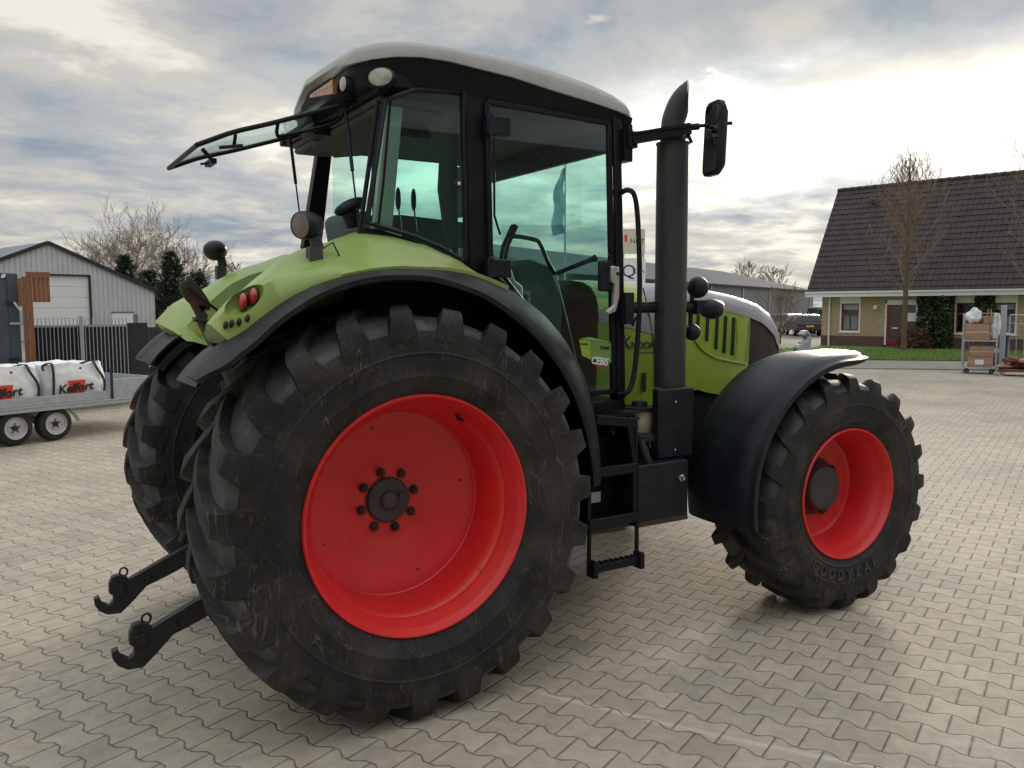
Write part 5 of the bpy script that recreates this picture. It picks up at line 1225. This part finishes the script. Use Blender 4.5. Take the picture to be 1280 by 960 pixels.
# ---------------------------------------------------------------- trailer with bags
TD = R(26.0)
tl_ = empty('flatbed_trailer', (-1.44, 8.80, 0), TD, 'galvanised twin axle flatbed trailer carrying two white bags', 'trailer')
b = MB(); b.b2((-2.2, -.02, .455), (2.2, .03, .53)); b.b2((-2.2, -.03, .512), (2.2, -.021, .535)); b.b2((-2.2, .031, .46), (2.2, 1.75, .50)); b.b2((-2.2, 1.76, .455), (2.2, 1.80, .53)); done('bed', b, 'galv', tl_, bevel=.004)
b = MB(); b.b2((-2.2, -.005, .535), (1.43, .02, .665)); b.b2((1.44, -.005, .535), (2.2, .02, .83)); b.b2((2.17, .03, .535), (2.2, 1.75, .83)); b.b2((-2.2, 1.76, .535), (2.2, 1.78, .83)); done('side_board', b, 'galv', tl_, bevel=.004)
b = MB(); b.b2((1.41, -.03, .53), (1.44, .0, 1.0)); done('stake', b, 'strap', tl_)
b = MB(); b.bar((.82, .1, .45), (.95, .1, .25), .03, .04); b.b2((-2.0, .6, .34), (2.1, .7, .45)); b.b2((-.1, .15, .22), (.08, 1.6, .30)); b.b2((.5, .15, .22), (.66, 1.6, .30)); done('underframe', b, 'galv', tl_)
for x in (0.0, .565):
    for y in (.10, 1.68):
        s = -1 if y < 1 else 1
        b = MB(); b.lathe([(-.09, .155), (-.085, .20), (-.07, .235), (-.03, .247), (.03, .247), (.07, .235), (.085, .20), (.09, .155)], (x, y, .247), n=36); wt = done('wheel', b, 'trailertyre', tl_)
        b = MB(); b.lathe([(s * .085, .162), (s * .092, .155), (s * .08, .145), (s * .055, .135), (s * .05, .10), (s * .062, .085), (s * .055, .05), (s * .056, .001)], (x, y, .247), n=30); rm = done('rim', b, 'rimsilver', wt)
        b = MB(); b.lathe([(s * .055, .04), (s * .085, .035), (s * .088, .001)], (x, y, .247), n=14)
        for k in range(5): a = 2 * PI * k / 5 + .3; b.lathe([(s * .055, .012), (s * .07, .011), (s * .07, .001)], (x + .062 * math.cos(a), y, .247 + .062 * math.sin(a)), n=8)
        done('hub', b, 'inkblack', rm)
def bag(x0, x1, seed, label):
    root = empty('bulk_bag', Vector((-1.44, 8.80, 0)) + Matrix.Rotation(TD, 3, 'Z') @ Vector(((x0 + x1) / 2, .55, .52)), TD, label, 'bag', 'bulk bags on the trailer')
    w, d, h = (x1 - x0) / 2, .48, .56; b = MB(); n = 26; vs = []; bm = bmesh.new(); bmesh.ops.create_cube(bm, size=2)
    bmesh.ops.subdivide_edges(bm, edges=bm.edges, cuts=n, use_grid_fill=True)
    for v in bm.verts:
        p = v.co.copy(); q = Vector((p.x * w, p.y * d, (p.z + 1) / 2 * h))
        r = max(abs(p.x), abs(p.y)); k = 1 - .06 * (abs(p.x) ** 6 * abs(p.y) ** 6) * 2; q.x *= k; q.y *= k
        if p.z > .99: q.z += -.05 * (1 - r * r) * .4 + .02
        t = (p.z + 1) / 2; q.x *= 1 - .012 * t ** 3; q.y *= 1 - .10 * t ** 3 + .04 * math.sin(t * PI)
        nn = mnoise.noise(Vector((q.x * 5, q.y * 5, q.z * 5)) + Vector((seed,) * 3)) * .022 + mnoise.noise(Vector((q.x * 14, q.y * 14, q.z * 9)) + Vector((seed,) * 3)) * .010
        fold = abs(mnoise.noise(Vector((q.x * 3 + q.z * 6, q.z * 4 - q.x * 5, seed)))) * .022
        q += Vector((p.x, p.y, p.z * .9)).normalized() * (nn - fold); 
        if p.z > .99: q.z += .035 * mnoise.noise(Vector((q.x * 6, q.y * 6, seed)))
        v.co = q
    me = bpy.data.meshes.new('bag_body'); bm.to_mesh(me); bm.free(); me.materials.append(M['bag']); smooth(me, 60)
    o = bpy.data.objects.new('bag_body', me); col.objects.link(o); o.parent = root; ORG[o.name] = Vector()
    tx = -.075
    b = MB(); b.prism([(tx - .10, .335), (tx + .16, .335), (tx + .15, .305), (tx - .115, .305)], 1, -d - .036, -d - .032); b.prism([(tx - .13, .125), (tx + .14, .125), (tx + .13, .10), (tx - .14, .10)], 1, -d - .036, -d - .032); b.prism([(tx - .09, .305), (tx + .15, .305), (tx + .13, .125), (tx - .12, .125)], 1, -d - .035, -d - .033)
    done('printed_emblem', b, 'redink', root, ang=0)
    text('lettering', 'Kelfort', .170, (tx, -d - .045, .222), (1, 0, .06), (.05, 0, 1), 'inkblack', root, off=.006, shear=.12, sx=1.08, ext=.002)
    for (xa, dx) in ((-w * .88, .02), (w * .78, -.09)):
        b = MB(); pts = smoothpath([(xa, -d - .025, .06), (xa + .01, -d - .04, .30), (xa + dx, -d - .02, .50), (xa + dx * 1.3, -d + .05, .60), (xa + dx * 2 - .10, -d + .10, .56), (xa + dx * 2 - .14, -d + .02, .50)], 5)
        for p, q in zip(pts, pts[1:]): b.bar(p, q, .012, .035, up=(1, 0, 0))
        done('lifting_strap', b, 'strap', root)
    return root
bag(.50, 1.425, 3.1, 'white bulk bag on the trailer, nearer the tractor, whole lettering showing')
bag(-.60, .45, 8.4, 'white bulk bag on the trailer, cut by the left edge of the photo')

# ---------------------------------------------------------------- cars
def car(loc, rz, m, label, L_=4.3, H=1.46, W=1.75, estate=False, van=False, group=None):
    root = empty('parked_car', loc, rz, label, 'van' if van else 'car', group)
    hl_ = L_ / 2
    if van: prof = [(-hl_, .35), (-hl_, H * .55), (-hl_ + .06, H * .93), (-hl_ + .2, H), (hl_ - 1.6, H), (hl_ - .75, H * .62), (hl_ - .1, H * .52), (hl_, H * .40), (hl_, .30)]
    else: prof = [(-hl_, .38), (-hl_ - .02, .75), (-hl_ + .06, .95), (-hl_ + (.25 if estate else .55), H * .93), (-hl_ + (.6 if estate else 1.1), H), (-.2, H), (.35, H * .96), (1.05, .98), (hl_ - .3, .86), (hl_ - .03, .68), (hl_, .35)]
    rows = []
    for s, k in ((-1, 1), (1, 1)):
        pass
    b = MB(); secs = [(-W / 2, .0, 1), (-W / 2 + .05, .02, 1), (W / 2 - .05, .02, 1), (W / 2, .0, 1)]
    def sec(y):
        a = abs(y) / (W / 2); return [Vector((x * (1 - .02 * a), y * (1 - .22 * max(0, (z - .9)) / (H - .9) if z > .9 else 1), z)) for x, z in prof]
    n = len(prof); ys_ = [-W / 2, -W / 2 * .9, -W / 4, 0, W / 4, W / 2 * .9, W / 2]
    b.loft([sec(y) for y in ys_]); done('body', b, m, root, bevel=.05, seg=3)
    g = MB()
    for s in (-1, 1):
        xa, xb = (-hl_ + (.45 if estate or van else .75)), .75
        yy = lambda z: s * (W / 2 * (1 - .22 * max(0, (z - .9)) / (H - .9)) + .006)
        top = H * .94; bot = .98 if not van else H * .60
        for (p, q) in ((xa, -.45), (-.38, .45 if not van else 1.0)):
            g.add([(p, yy(bot), bot), (q + (.22 if q > 0 else 0), yy(bot), bot), (q, yy(top), top), (p + .12, yy(top), top)], [(0, 1, 2, 3)])
    xr_ = -hl_
    zz0, zz1 = (1.0, H * .90)
    xt = -hl_ + (.2 if estate else .5) if not van else -hl_ + .05
    g.add([(xr_ + .08 - .02, -W * .38, 1.0), (xr_ + .08 - .02, W * .38, 1.0), (xt - .03, W * .34, H * .90), (xt - .03, -W * .34, H * .90)], [(0, 1, 2, 3)])
    g.add([(1.07, -W * .36, 1.0), (1.07, W * .36, 1.0), (.42, W * .33, H * .94), (.42, -W * .33, H * .94)], [(0, 1, 2, 3)])
    done('window', g, 'blackglass', root, ang=0, solid=.01)
    for s in (-1, 1):
        b = MB(); b.box((-hl_ - .0, s * W * .40, .86), (.07, .22, .17)); done('tail_light', b, 'redlens', root, bevel=.02)
        b = MB(); b.box((hl_ - .10, s * W * .37, .68), (.12, .26, .13)); done('headlight', b, 'lens', root, bevel=.03)
    for x in (-L_ * .30, L_ * .31):
        for s in (-1, 1):
            b = MB(); b.lathe([(-.10, .20), (-.10, .29), (-.07, .315), (.07, .315), (.10, .29), (.10, .20)], (x, s * (W / 2 - .09), .315), n=24); w = done('wheel', b, 'trailertyre', root)
            b = MB(); b.lathe([(s * .095, .205), (s * .10, .18), (s * .07, .12), (s * .085, .001)], (x, s * (W / 2 - .09), .315), n=20); done('rim', b, 'rimsilver', w)
    b = MB(); b.b2((-hl_ - .03, -.26, .62), (-hl_ - .015, .26, .73)); done('number_plate', b, 'yellow', root)
    return root
car(Vector((3.42, 17.6, 0)), PI, 'carbody_white', 'white car mostly hidden behind the far rear wheel of the tractor', L_=4.3)
GC = 'cars parked left of the tiled house'
view = math.atan2(at(1000, 56).y - CAM.y, at(1000, 56).x - CAM.x)
car(at(1003, 58), view + R(12), 'carbody_dark', 'dark green hatchback with red tail lights, middle of the three parked cars', L_=4.3, estate=True, group=GC)
car(at(974, 62), view + R(38), 'carbody_grey', 'grey estate car farthest left, behind the leafless shrub', L_=4.5, estate=True, group=GC)
car(at(1026, 63), view + R(12), 'carbody_dark', 'tall dark van partly behind the corner of the brick house', L_=4.8, H=1.95, W=1.9, van=True, group=GC)

# ---------------------------------------------------------------- long shed on the right
A0 = at(883, 115); A1 = at(1015, 167); dd = (A1 - A0).normalized(); A0 = A0 - dd * 45; Ls = (at(1015, 167) - A0).length
shed = empty('long_shed', A0, math.atan2(dd.y, dd.x), 'long low dark grey shed with a hipped roof behind the tractor bonnet', 'building')
b = MB(); b.b2((0, 0, 0), (Ls, 24, 5.2)); done('wall', b, 'clad2', shed, ang=0)
b = MB(); e = 5.25; hr = 8.9; b.add([(-.5, -.5, e), (Ls + .5, -.5, e), (Ls + .5, 24.5, e), (-.5, 24.5, e), (8, 12, hr), (Ls - 20, 12, hr - .2)], [(0, 1, 5, 4), (1, 2, 5), (2, 3, 4, 5), (3, 0, 4), (0, 3, 2, 1)]); done('roof', b, 'roofdark', shed, ang=0)
b = MB(); b.b2((-.6, -.65, 5.0), (Ls + .6, -.52, 5.24)); done('gutter', b, 'darkfence', shed)
for k in range(8): b = MB(); x = 3 + k * (Ls - 6) / 7; b.b2((x, -.14, 0), (x + .45, -.002, 5.0)); done('wall_post', b, 'galv', shed)

# signboards beside the exhaust and flags
def board(px0, px1, z0, z1, dp, name, label, mt_, txt=None, post=False):
    p0, p1 = at(px0, dp), at(px1, dp); d = p1 - p0; root = empty(name, p0, math.atan2(d.y, d.x), label, 'sign'); w = d.length
    b = MB(); b.b2((0, 0, z0), (w, .06, z1)); done('panel', b, mt_, root, bevel=.01)
    b = MB(); b.tube([(.06, .10, 0), (.06, .10, z1)], .04, 8); b.tube([(w - .06, .10, 0), (w - .06, .10, z1)], .04, 8); done('post', b, 'galv', root)
    return root, w
r_, w = board(777, 805, 4.20, 5.25, 36, 'upper_sign', 'upper pale grey signboard in the gap between cab and exhaust', 'cream')
text('lettering', 'NOT', .28, (w * .66, -.004, 4.72), (1, 0, 0), (0, 0, 1), 'inkblack', r_); b = MB(); b.b2((.08, -.006, 4.72), (.20, -.002, 5.0)); done('red_mark', b, 'redink', r_)
r_, w = board(777, 806, 2.95, 4.02, 36, 'lower_sign', 'lower white signboard lettered in blue between cab and exhaust', 'white')
text('lettering', 'Q', .75, (.28, -.004, 3.45), (1, 0, 0), (0, 0, 1), 'navy', r_); text('lettering', 'Kon', .30, (w * .70, -.004, 3.45), (1, 0, 0), (0, 0, 1), 'navy', r_)
def flagp(px, dp, h, w, hf, label, seed):
    root = empty('flagpole', at(px, dp), YAW - PI / 2, label, 'flag', None); b = MB(); b.tube([(0, 0, 0), (0, 0, h)], [.05, .025], 10); b.ellipsoid((0, 0, h + .04), (.05, .05, .05), nu=10, nv=6); done('pole', b, 'galv', root)
    b = MB(); n = 24; b.grid([[Vector((-.02 - w * (j / 6) * (.35 + .65 * min(1, (i / n) * 2.2)) + .05 * math.sin(i * .5 + seed), .07 * math.sin(j * 1.3 + i * .25), h - .15 - hf * i / n - .10 * j / 6)) for j in range(7)] for i in range(n + 1)]); done('flag', b, 'flag', root, solid=.004)
flagp(706, 30, 7.0, .42, 2.3, 'hanging pale blue flag on a pole seen through the cab door glass', 1)
flagp(490, 50, 8.6, .6, 3.0, 'far hanging flag seen through the rear side window of the cab', 2)
r_, w = board(211, 224, 1.3, 2.0, 34, 'white_sign', 'white board partly hidden behind the far green mudguard', 'white')
text('lettering', 'C', .32, (.28, -.004, 1.80), (1, 0, 0), (0, 0, 1), 'navy', r_)

# ---------------------------------------------------------------- right: roll cage, bin, gate post, scrap pallet
cp = at(1203, 24); cq = at(1240, 23.6); dd = cq - cp; cw = .84; ca = math.atan2(dd.y, dd.x)
cg = empty('roll_cage', cp, ca, 'galvanised roll cage trolley loaded with cardboard boxes', 'trolley')
b = MB(); b.b2((0, 0, .16), (cw, .7, .20)); done('base', b, 'galv', cg)
b = MB()
for x in (.0, cw):
    for y in (.02, .68): b.tube([(x, y, .18), (x, y, 1.72)], .014, 6)
    for z in (.5, .8, 1.1, 1.4, 1.72): b.tube([(x, .02, z), (x, .68, z)], .007, 5)
    for y in (.15, .28, .41, .54): b.tube([(x, y, .2), (x, y, 1.72)], .006, 5)
b.tube([(0, .68, 1.72), (cw, .68, 1.72)], .012, 6); b.tube([(0, .68, .95), (cw, .68, .95)], .01, 6)
for k in range(1, 8): b.tube([(cw * k / 8, .68, .2), (cw * k / 8, .68, 1.72)], .005, 5)
done('side_frame', b, 'galv', cg)
b = MB(); b.b2((.01, .01, .93), (cw - .01, .03, .96)); b.b2((.01, .03, .93), (cw - .01, .67, .945)); done('shelf', b, 'galv', cg)
for x in (.1, cw - .1):
    for y in (.1, .6):
        b = MB(); b.lathe([(-.02, .03), (-.02, .06), (.02, .06), (.02, .03)], (x, y, .062), n=14); b.b2((x - .02, y - .03, .09), (x + .02, y + .03, .16)); done('castor', b, 'inkblack', cg)
RC = Matrix.Rotation(ca, 3, 'Z')
def boxat(x, y, z, w, d, h, label, m='card', rz=0, flap=False, lab=False):
    root = empty('cardboard_box', cp + RC @ Vector((x, y, z)), ca + R(rz), label, 'box', 'boxes in the roll cage')
    b = MB(); t = .008
    if flap:
        b.b2((-w / 2, -d / 2, 0), (w / 2, -d / 2 + t, h)); b.b2((-w / 2, d / 2 - t, 0), (w / 2, d / 2, h)); b.b2((-w / 2, -d / 2 + t, 0), (-w / 2 + t, d / 2 - t, h)); b.b2((w / 2 - t, -d / 2 + t, 0), (w / 2, d / 2 - t, h)); b.b2((-w / 2 + t, -d / 2 + t, 0), (w / 2 - t, d / 2 - t, t))
    else: b.b2((-w / 2, -d / 2, 0), (w / 2, d / 2, h))
    done('carton', b, m, root, bevel=.004)
    b = MB(); b.b2((-w / 2 - .001, -d / 2 - .002, h * .47), (w / 2 + .001, -d / 2 - .0005, h * .53))
    if not flap: done('tape', b, 'bottle', root, ang=0)
    if flap:
        for s in (-1, 1): b = MB(); b.bar((0, s * d / 2, h), (0, s * (d / 2 + .10), h + .08), w * .98, .006, up=(1, 0, 0)); done('flap', b, m, root)
    if lab: b = MB(); b.b2((-.12, -d / 2 - .006, h * .25), (.10, -d / 2 - .003, h * .75)); done('label_sticker', b, 'paper', root, ang=0)
    return root
boxat(.45, .33, .20, .62, .5, .28, 'brown carton with a white label on the bottom of the roll cage', lab=True)
boxat(.47, .35, .49, .60, .48, .30, 'tilted brown carton on the lower deck above the labelled one', rz=6)
boxat(.36, .33, .96, .60, .5, .46, 'large carton on the upper shelf of the roll cage', rz=0)
boxat(.62, .38, 1.43, .34, .4, .22, 'small open carton on top of the roll cage load', rz=14, flap=True)
def crumple(loc, r, m, label, cat, seed, name='plastic_wrap', group=None):
    b = MB(); b.ellipsoid((0, 0, r[2]), r, nu=28, nv=18)
    for v in b.v:
        q = v * 4 + Vector((seed,) * 3); k = 1 + .45 * mnoise.noise(q) + .25 * mnoise.noise(q * 2.7); c = v - Vector((0, 0, r[2])); v[:] = Vector((0, 0, r[2])) + c * k
        v.z = max(v.z, 0)
    b.v = [v + Vector(loc) for v in b.v]; return tag(done(name, b, m, ang=25), label, cat, group)
crumple(cp + RC @ Vector((.24, .30, 1.43)), (.20, .18, .22), 'paper', 'white crumpled plastic wrap sticking up from the roll cage', 'plastic wrap', 2)
crumple(cp + RC @ Vector((.80, .22, 1.0)), (.07, .14, .36), 'paper', 'white patterned sheet hanging down the right end of the roll cage', 'plastic sheet', 5, 'hanging_sheet')
# blue wheeled bin
bp_ = at(1247, 25.2); bn = empty('wheeled_bin', bp_, ca, 'blue wheeled bin with a pale lid between roll cage and gate post', 'bin')
b = MB(); rws = []
for z, s in ((.12, .80), (.14, .84), (1.0, 1.0), (1.03, 1.04), (1.06, 1.04)): rws.append([Vector((x * s, y * s, z)) for x, y in rrect(.58, .62, .06)])
b.loft(rws); done('body', b, 'bluebin', bn)
b = MB(); rws = [[Vector((x * s, y * s, z)) for x, y in rrect(.62, .66, .07)] for z, s in ((1.062, 1.0), (1.10, 1.0), (1.13, .9), (1.14, .5))]; b.loft(rws); done('lid', b, 'galv', bn)
b = MB(); b.b2((-.12, -.325, .55), (.12, -.318, .68)); done('emblem', b, 'paper', bn)
for s in (-1, 1): b = MB(); b.lathe([(-.03, .05), (-.03, .10), (.03, .10), (.03, .05)], (s * .22, 0, 0), n=16); b.v = [Vector((s * .25 + (v.y), .26, v.z + .10)) if False else Vector((v.x, v.y + .26, v.z + .10)) for v in b.v]; done('wheel', b, 'inkblack', bn)
b = MB(); b.box((0, 0, .9), (.13, .13, 1.8)); b.v = [Vector((v.x, v.y, v.z)) for v in b.v]
gp = empty('steel_gate_post', at(1253, 24.6), ca, 'square galvanised steel post right of the roll cage', 'post')
b = MB(); b.b2((-.075, -.075, .1), (.075, .075, 1.95)); done('tube', b, 'galv', gp, bevel=.008); b = MB(); b.b2((-.15, -.15, 0), (.15, .15, .10)); done('foot', b, 'concrete', gp, bevel=.01)
g2 = empty('roll_cage', at(1261, 25.6), ca, 'empty roll cage of bent grey tubes at the right edge of the photo', 'trolley')
b = MB()
for k in range(5): b.tube(smoothpath([(k * .2, 0, .15), (k * .2, 0, 1.3 - .05 * (k % 2)), (k * .2 + .06, 0, 1.4), (k * .2 + .16, .0, 1.36), (k * .2 + .19, 0, 1.2), (k * .2 + .19, 0, .15)], 4), .011, 6)
b.tube([(0, 0, 1.66), (1.0, 0, 1.66)], .02, 6); b.tube([(0, 0, .2), (1.0, 0, .2)], .02, 6); b.tube([(0, 0, .1), (0, 0, 1.66)], .02, 6); b.tube([(1.0, 0, .1), (1.0, 0, 1.66)], .02, 6); b.b2((0, 0, .14), (1.0, .7, .17)); done('tube_frame', b, 'galv', g2)
for x in (.08, .92):
    for y in (.08, .62): b = MB(); b.lathe([(-.02, .03), (-.02, .06), (.02, .06), (.02, .03)], (x, y, .062), n=12); b.b2((x - .02, y - .02, .10), (x + .02, y + .02, .14)); done('castor', b, 'inkblack', g2)
plt = at(1268, 23.2); pl = empty('pallet_dolly', plt, ca, 'low dolly under a heap of red brown scrap at the right edge', 'dolly')
b = MB(); b.b2((-.35, -.3, .12), (.9, .4, .20)); done('deck', b, 'redbrown', pl, bevel=.02)
for x in (-.28, .8):
    for y in (-.22, .32): b = MB(); b.lathe([(-.02, .03), (-.02, .058), (.02, .058), (.02, .03)], (x, y, .06), n=14); b.b2((x - .02, y - .02, .09), (x + .02, y + .02, .125)); done('castor', b, 'rimsilver', pl)
rg = random.Random(4)
for k in range(7):
    q = plt + RC @ Vector((-.18 + .15 * k, rg.uniform(-.1, .15), .20 + (.16 if k % 2 else 0)))
    crumple(q, (.26, .22, .06 + .02 * (k % 3)), 'redbrown' if k % 3 else 'card', ['reddish', 'dark red', 'tan'][k % 3] + ' crushed piece, number ' + str(k + 1) + ' from the left in the scrap heap' if False else ['leftmost', 'second', 'third', 'fourth', 'fifth', 'sixth', 'seventh'][k] + (' piece' if k else ' piece') + ' from the left in the red brown scrap heap', 'scrap', 11 + k, 'scrap_piece', 'scrap on the dolly')

# ================================================================== CAMERA, LIGHT, SKY
cam = bpy.data.cameras.new('camera'); co = bpy.data.objects.new('camera', cam); col.objects.link(co)
pit, roll = R(5.1383), -.0025585
fw = Vector((math.cos(YAW) * math.cos(pit), math.sin(YAW) * math.cos(pit), -math.sin(pit))); rt = Vector((math.sin(YAW), -math.cos(YAW), 0)); up = rt.cross(fw)
r2 = rt * math.cos(roll) + up * math.sin(roll); u2 = -rt * math.sin(roll) + up * math.cos(roll)
co.matrix_world = Matrix(((r2.x, u2.x, -fw.x, CAM.x), (r2.y, u2.y, -fw.y, CAM.y), (r2.z, u2.z, -fw.z, CAM.z), (0, 0, 0, 1)))
cam.sensor_width = 36; cam.lens = 36 * 1047.6 / 1280; cam.clip_end = 3000; cam.clip_start = .05
sc.camera = co
SAZ, SEL = R(33), R(14)
sd = Vector((math.cos(SAZ) * math.cos(SEL), math.sin(SAZ) * math.cos(SEL), math.sin(SEL)))
ls = bpy.data.lights.new('sun', 'SUN'); ls.energy = 2.2; ls.angle = R(12); ls.color = (1, .90, .76)
lo = bpy.data.objects.new('sun', ls); col.objects.link(lo); lo.rotation_euler = sd.to_track_quat('Z', 'Y').to_euler(); lo.location = (20, 15, 20)

w = bpy.data.worlds.new('World'); sc.world = w; w.use_nodes = True; nt = w.node_tree; nt.nodes.clear(); L = nt.links.new
out = nd(nt, 'ShaderNodeOutputWorld'); bg = nd(nt, 'ShaderNodeBackground', Strength=1.); L(bg.outputs[0], out.inputs[0])
sky = nd(nt, 'ShaderNodeTexSky', _sky_type='NISHITA'); sky.sun_disc = False; sky.sun_elevation = SEL; sky.sun_rotation = R(90) - SAZ; sky.air_density = 1.2; sky.dust_density = 2.
tc = nd(nt, 'ShaderNodeTexCoord'); sp = nd(nt, 'ShaderNodeSeparateXYZ'); L(tc.outputs['Generated'], sp.inputs[0])
def mt(op, a, b=None, c=None, clamp=False):
    x = nd(nt, 'ShaderNodeMath', _operation=op, _use_clamp=clamp)
    for i, s in enumerate((a, b, c)):
        if s is None: continue
        if isinstance(s, (int, float)): x.inputs[i].default_value = s
        else: L(s, x.inputs[i])
    return x.outputs[0]
def rmp(src, els, interp='EASE'):
    r = nd(nt, 'ShaderNodeValToRGB'); e = r.color_ramp.elements; r.color_ramp.interpolation = interp
    while len(e) < len(els): e.new(.5)
    for x, (p, c) in zip(e, els): x.position = p; x.color = (*c, 1) if isinstance(c, tuple) else (c, c, c, 1)
    L(src, r.inputs[0]); return r.outputs[0]
def mixc(a, b, fac, mode='MIX'):
    x = nd(nt, 'ShaderNodeMix', _data_type='RGBA', _blend_type=mode)
    for s, i in ((a, 6), (b, 7)):
        if isinstance(s, tuple): x.inputs[i].default_value = (*s, 1)
        else: L(s, x.inputs[i])
    if isinstance(fac, (float, int)): x.inputs[0].default_value = fac
    else: L(fac, x.inputs[0])
    return x.outputs[2]
zz = mt('ADD', mt('MAXIMUM', sp.outputs[2], 0.), .13)
cb = nd(nt, 'ShaderNodeCombineXYZ'); L(mt('DIVIDE', sp.outputs[0], zz), cb.inputs[0]); L(mt('DIVIDE', sp.outputs[1], zz), cb.inputs[1]); cb.inputs[2].default_value = 3.7
n1 = nd(nt, 'ShaderNodeTexNoise', Scale=.8, Detail=10., Roughness=.6, Distortion=.3); L(cb.outputs[0], n1.inputs['Vector'])
mp = nd(nt, 'ShaderNodeMapping'); mp.inputs['Scale'].default_value = (1, 1, 1); mp.inputs['Location'].default_value = (4.2, 1.3, 0); L(cb.outputs[0], mp.inputs[0])
n2 = nd(nt, 'ShaderNodeTexNoise', Scale=2.6, Detail=8., Roughness=.6, Distortion=.2); L(mp.outputs[0], n2.inputs['Vector'])
cl = mt('ADD', mt('MULTIPLY', n1.outputs[0], .68), mt('MULTIPLY', n2.outputs[0], .32))
cloud = rmp(cl, [(.37, (.22, .275, .335)), (.45, (.33, .36, .39)), (.525, (.44, .435, .42)), (.60, (.70, .68, .62))])
# a little blue sky seen through thin cloud, from the Sky Texture
skyc = nd(nt, 'ShaderNodeVectorMath', _operation='SCALE'); L(sky.outputs[0], skyc.inputs[0]); skyc.inputs['Scale'].default_value = .08
holes = mt('MULTIPLY', rmp(n2.outputs[0], [(.30, .6), (.42, 0.)]), rmp(sp.outputs[2], [(.12, 0.), (.25, 1.)]))
base = mixc(cloud, skyc.outputs[0], holes)
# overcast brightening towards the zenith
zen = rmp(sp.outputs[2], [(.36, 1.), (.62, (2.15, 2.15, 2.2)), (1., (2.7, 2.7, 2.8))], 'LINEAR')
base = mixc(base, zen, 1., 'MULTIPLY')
# low creamy band near the horizon
hz = rmp(sp.outputs[2], [(.0, 1.), (.05, .75), (.14, 0.)])
dotn = nd(nt, 'ShaderNodeVectorMath', _operation='DOT_PRODUCT'); L(tc.outputs['Generated'], dotn.inputs[0]); dotn.inputs[1].default_value = sd
toward = mt('MULTIPLY_ADD', dotn.outputs['Value'], .5, .5, True)
base = mixc(base, (.70, .66, .56), mt('MULTIPLY', mt('MULTIPLY', hz, rmp(n2.outputs[0], [(.42, .15), (.6, .9)])), mt('POWER', toward, 2.)))
# bright veil round the hidden sun: a low, wide bank of thin lit cloud
hl2 = mt('SQRT', mt('ADD', mt('MULTIPLY', sp.outputs[0], sp.outputs[0]), mt('MULTIPLY', sp.outputs[1], sp.outputs[1])))
ch = mt('DIVIDE', mt('ADD', mt('MULTIPLY', sp.outputs[0], math.cos(SAZ)), mt('MULTIPLY', sp.outputs[1], math.sin(SAZ))), mt('ADD', hl2, .0001))
dh = mt('MULTIPLY', mt('SUBTRACT', 1., ch), 9.)
zw = mt('ADD', sp.outputs[2], mt('MULTIPLY', mt('SUBTRACT', n2.outputs[0], .5), .16))
zd = mt('SUBTRACT', zw, .185); zq = mt('MULTIPLY', mt('MULTIPLY', zd, zd), 240.)
G = mt('EXPONENT', mt('MULTIPLY', mt('ADD', dh, zq), -1.))
G2 = mt('EXPONENT', mt('MULTIPLY', mt('ADD', mt('MULTIPLY', dh, .35), mt('MULTIPLY', zq, .16)), -1.))
thin = rmp(cl, [(.40, .35), (.54, 1.)])
base = mixc(base, (.95, .90, .80), G, 'ADD')
base = mixc(base, (.24, .21, .155), mt('MULTIPLY', G2, thin), 'ADD')
below = mt('GREATER_THAN', sp.outputs[2], -.002)
base = mixc((.16, .15, .13), base, below)
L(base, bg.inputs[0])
sc.view_settings.view_transform = 'Standard'; sc.view_settings.look = 'None'; sc.view_settings.gamma = 1; sc.view_settings.exposure = .22; sc.view_settings.use_curve_mapping = False
sc.cycles.max_bounces = 8; sc.cycles.transparent_max_bounces = 16; sc.cycles.use_denoising = True; sc.cycles.caustics_reflective = False; sc.cycles.caustics_refractive = False
sc.cycles.sample_clamp_indirect = 6
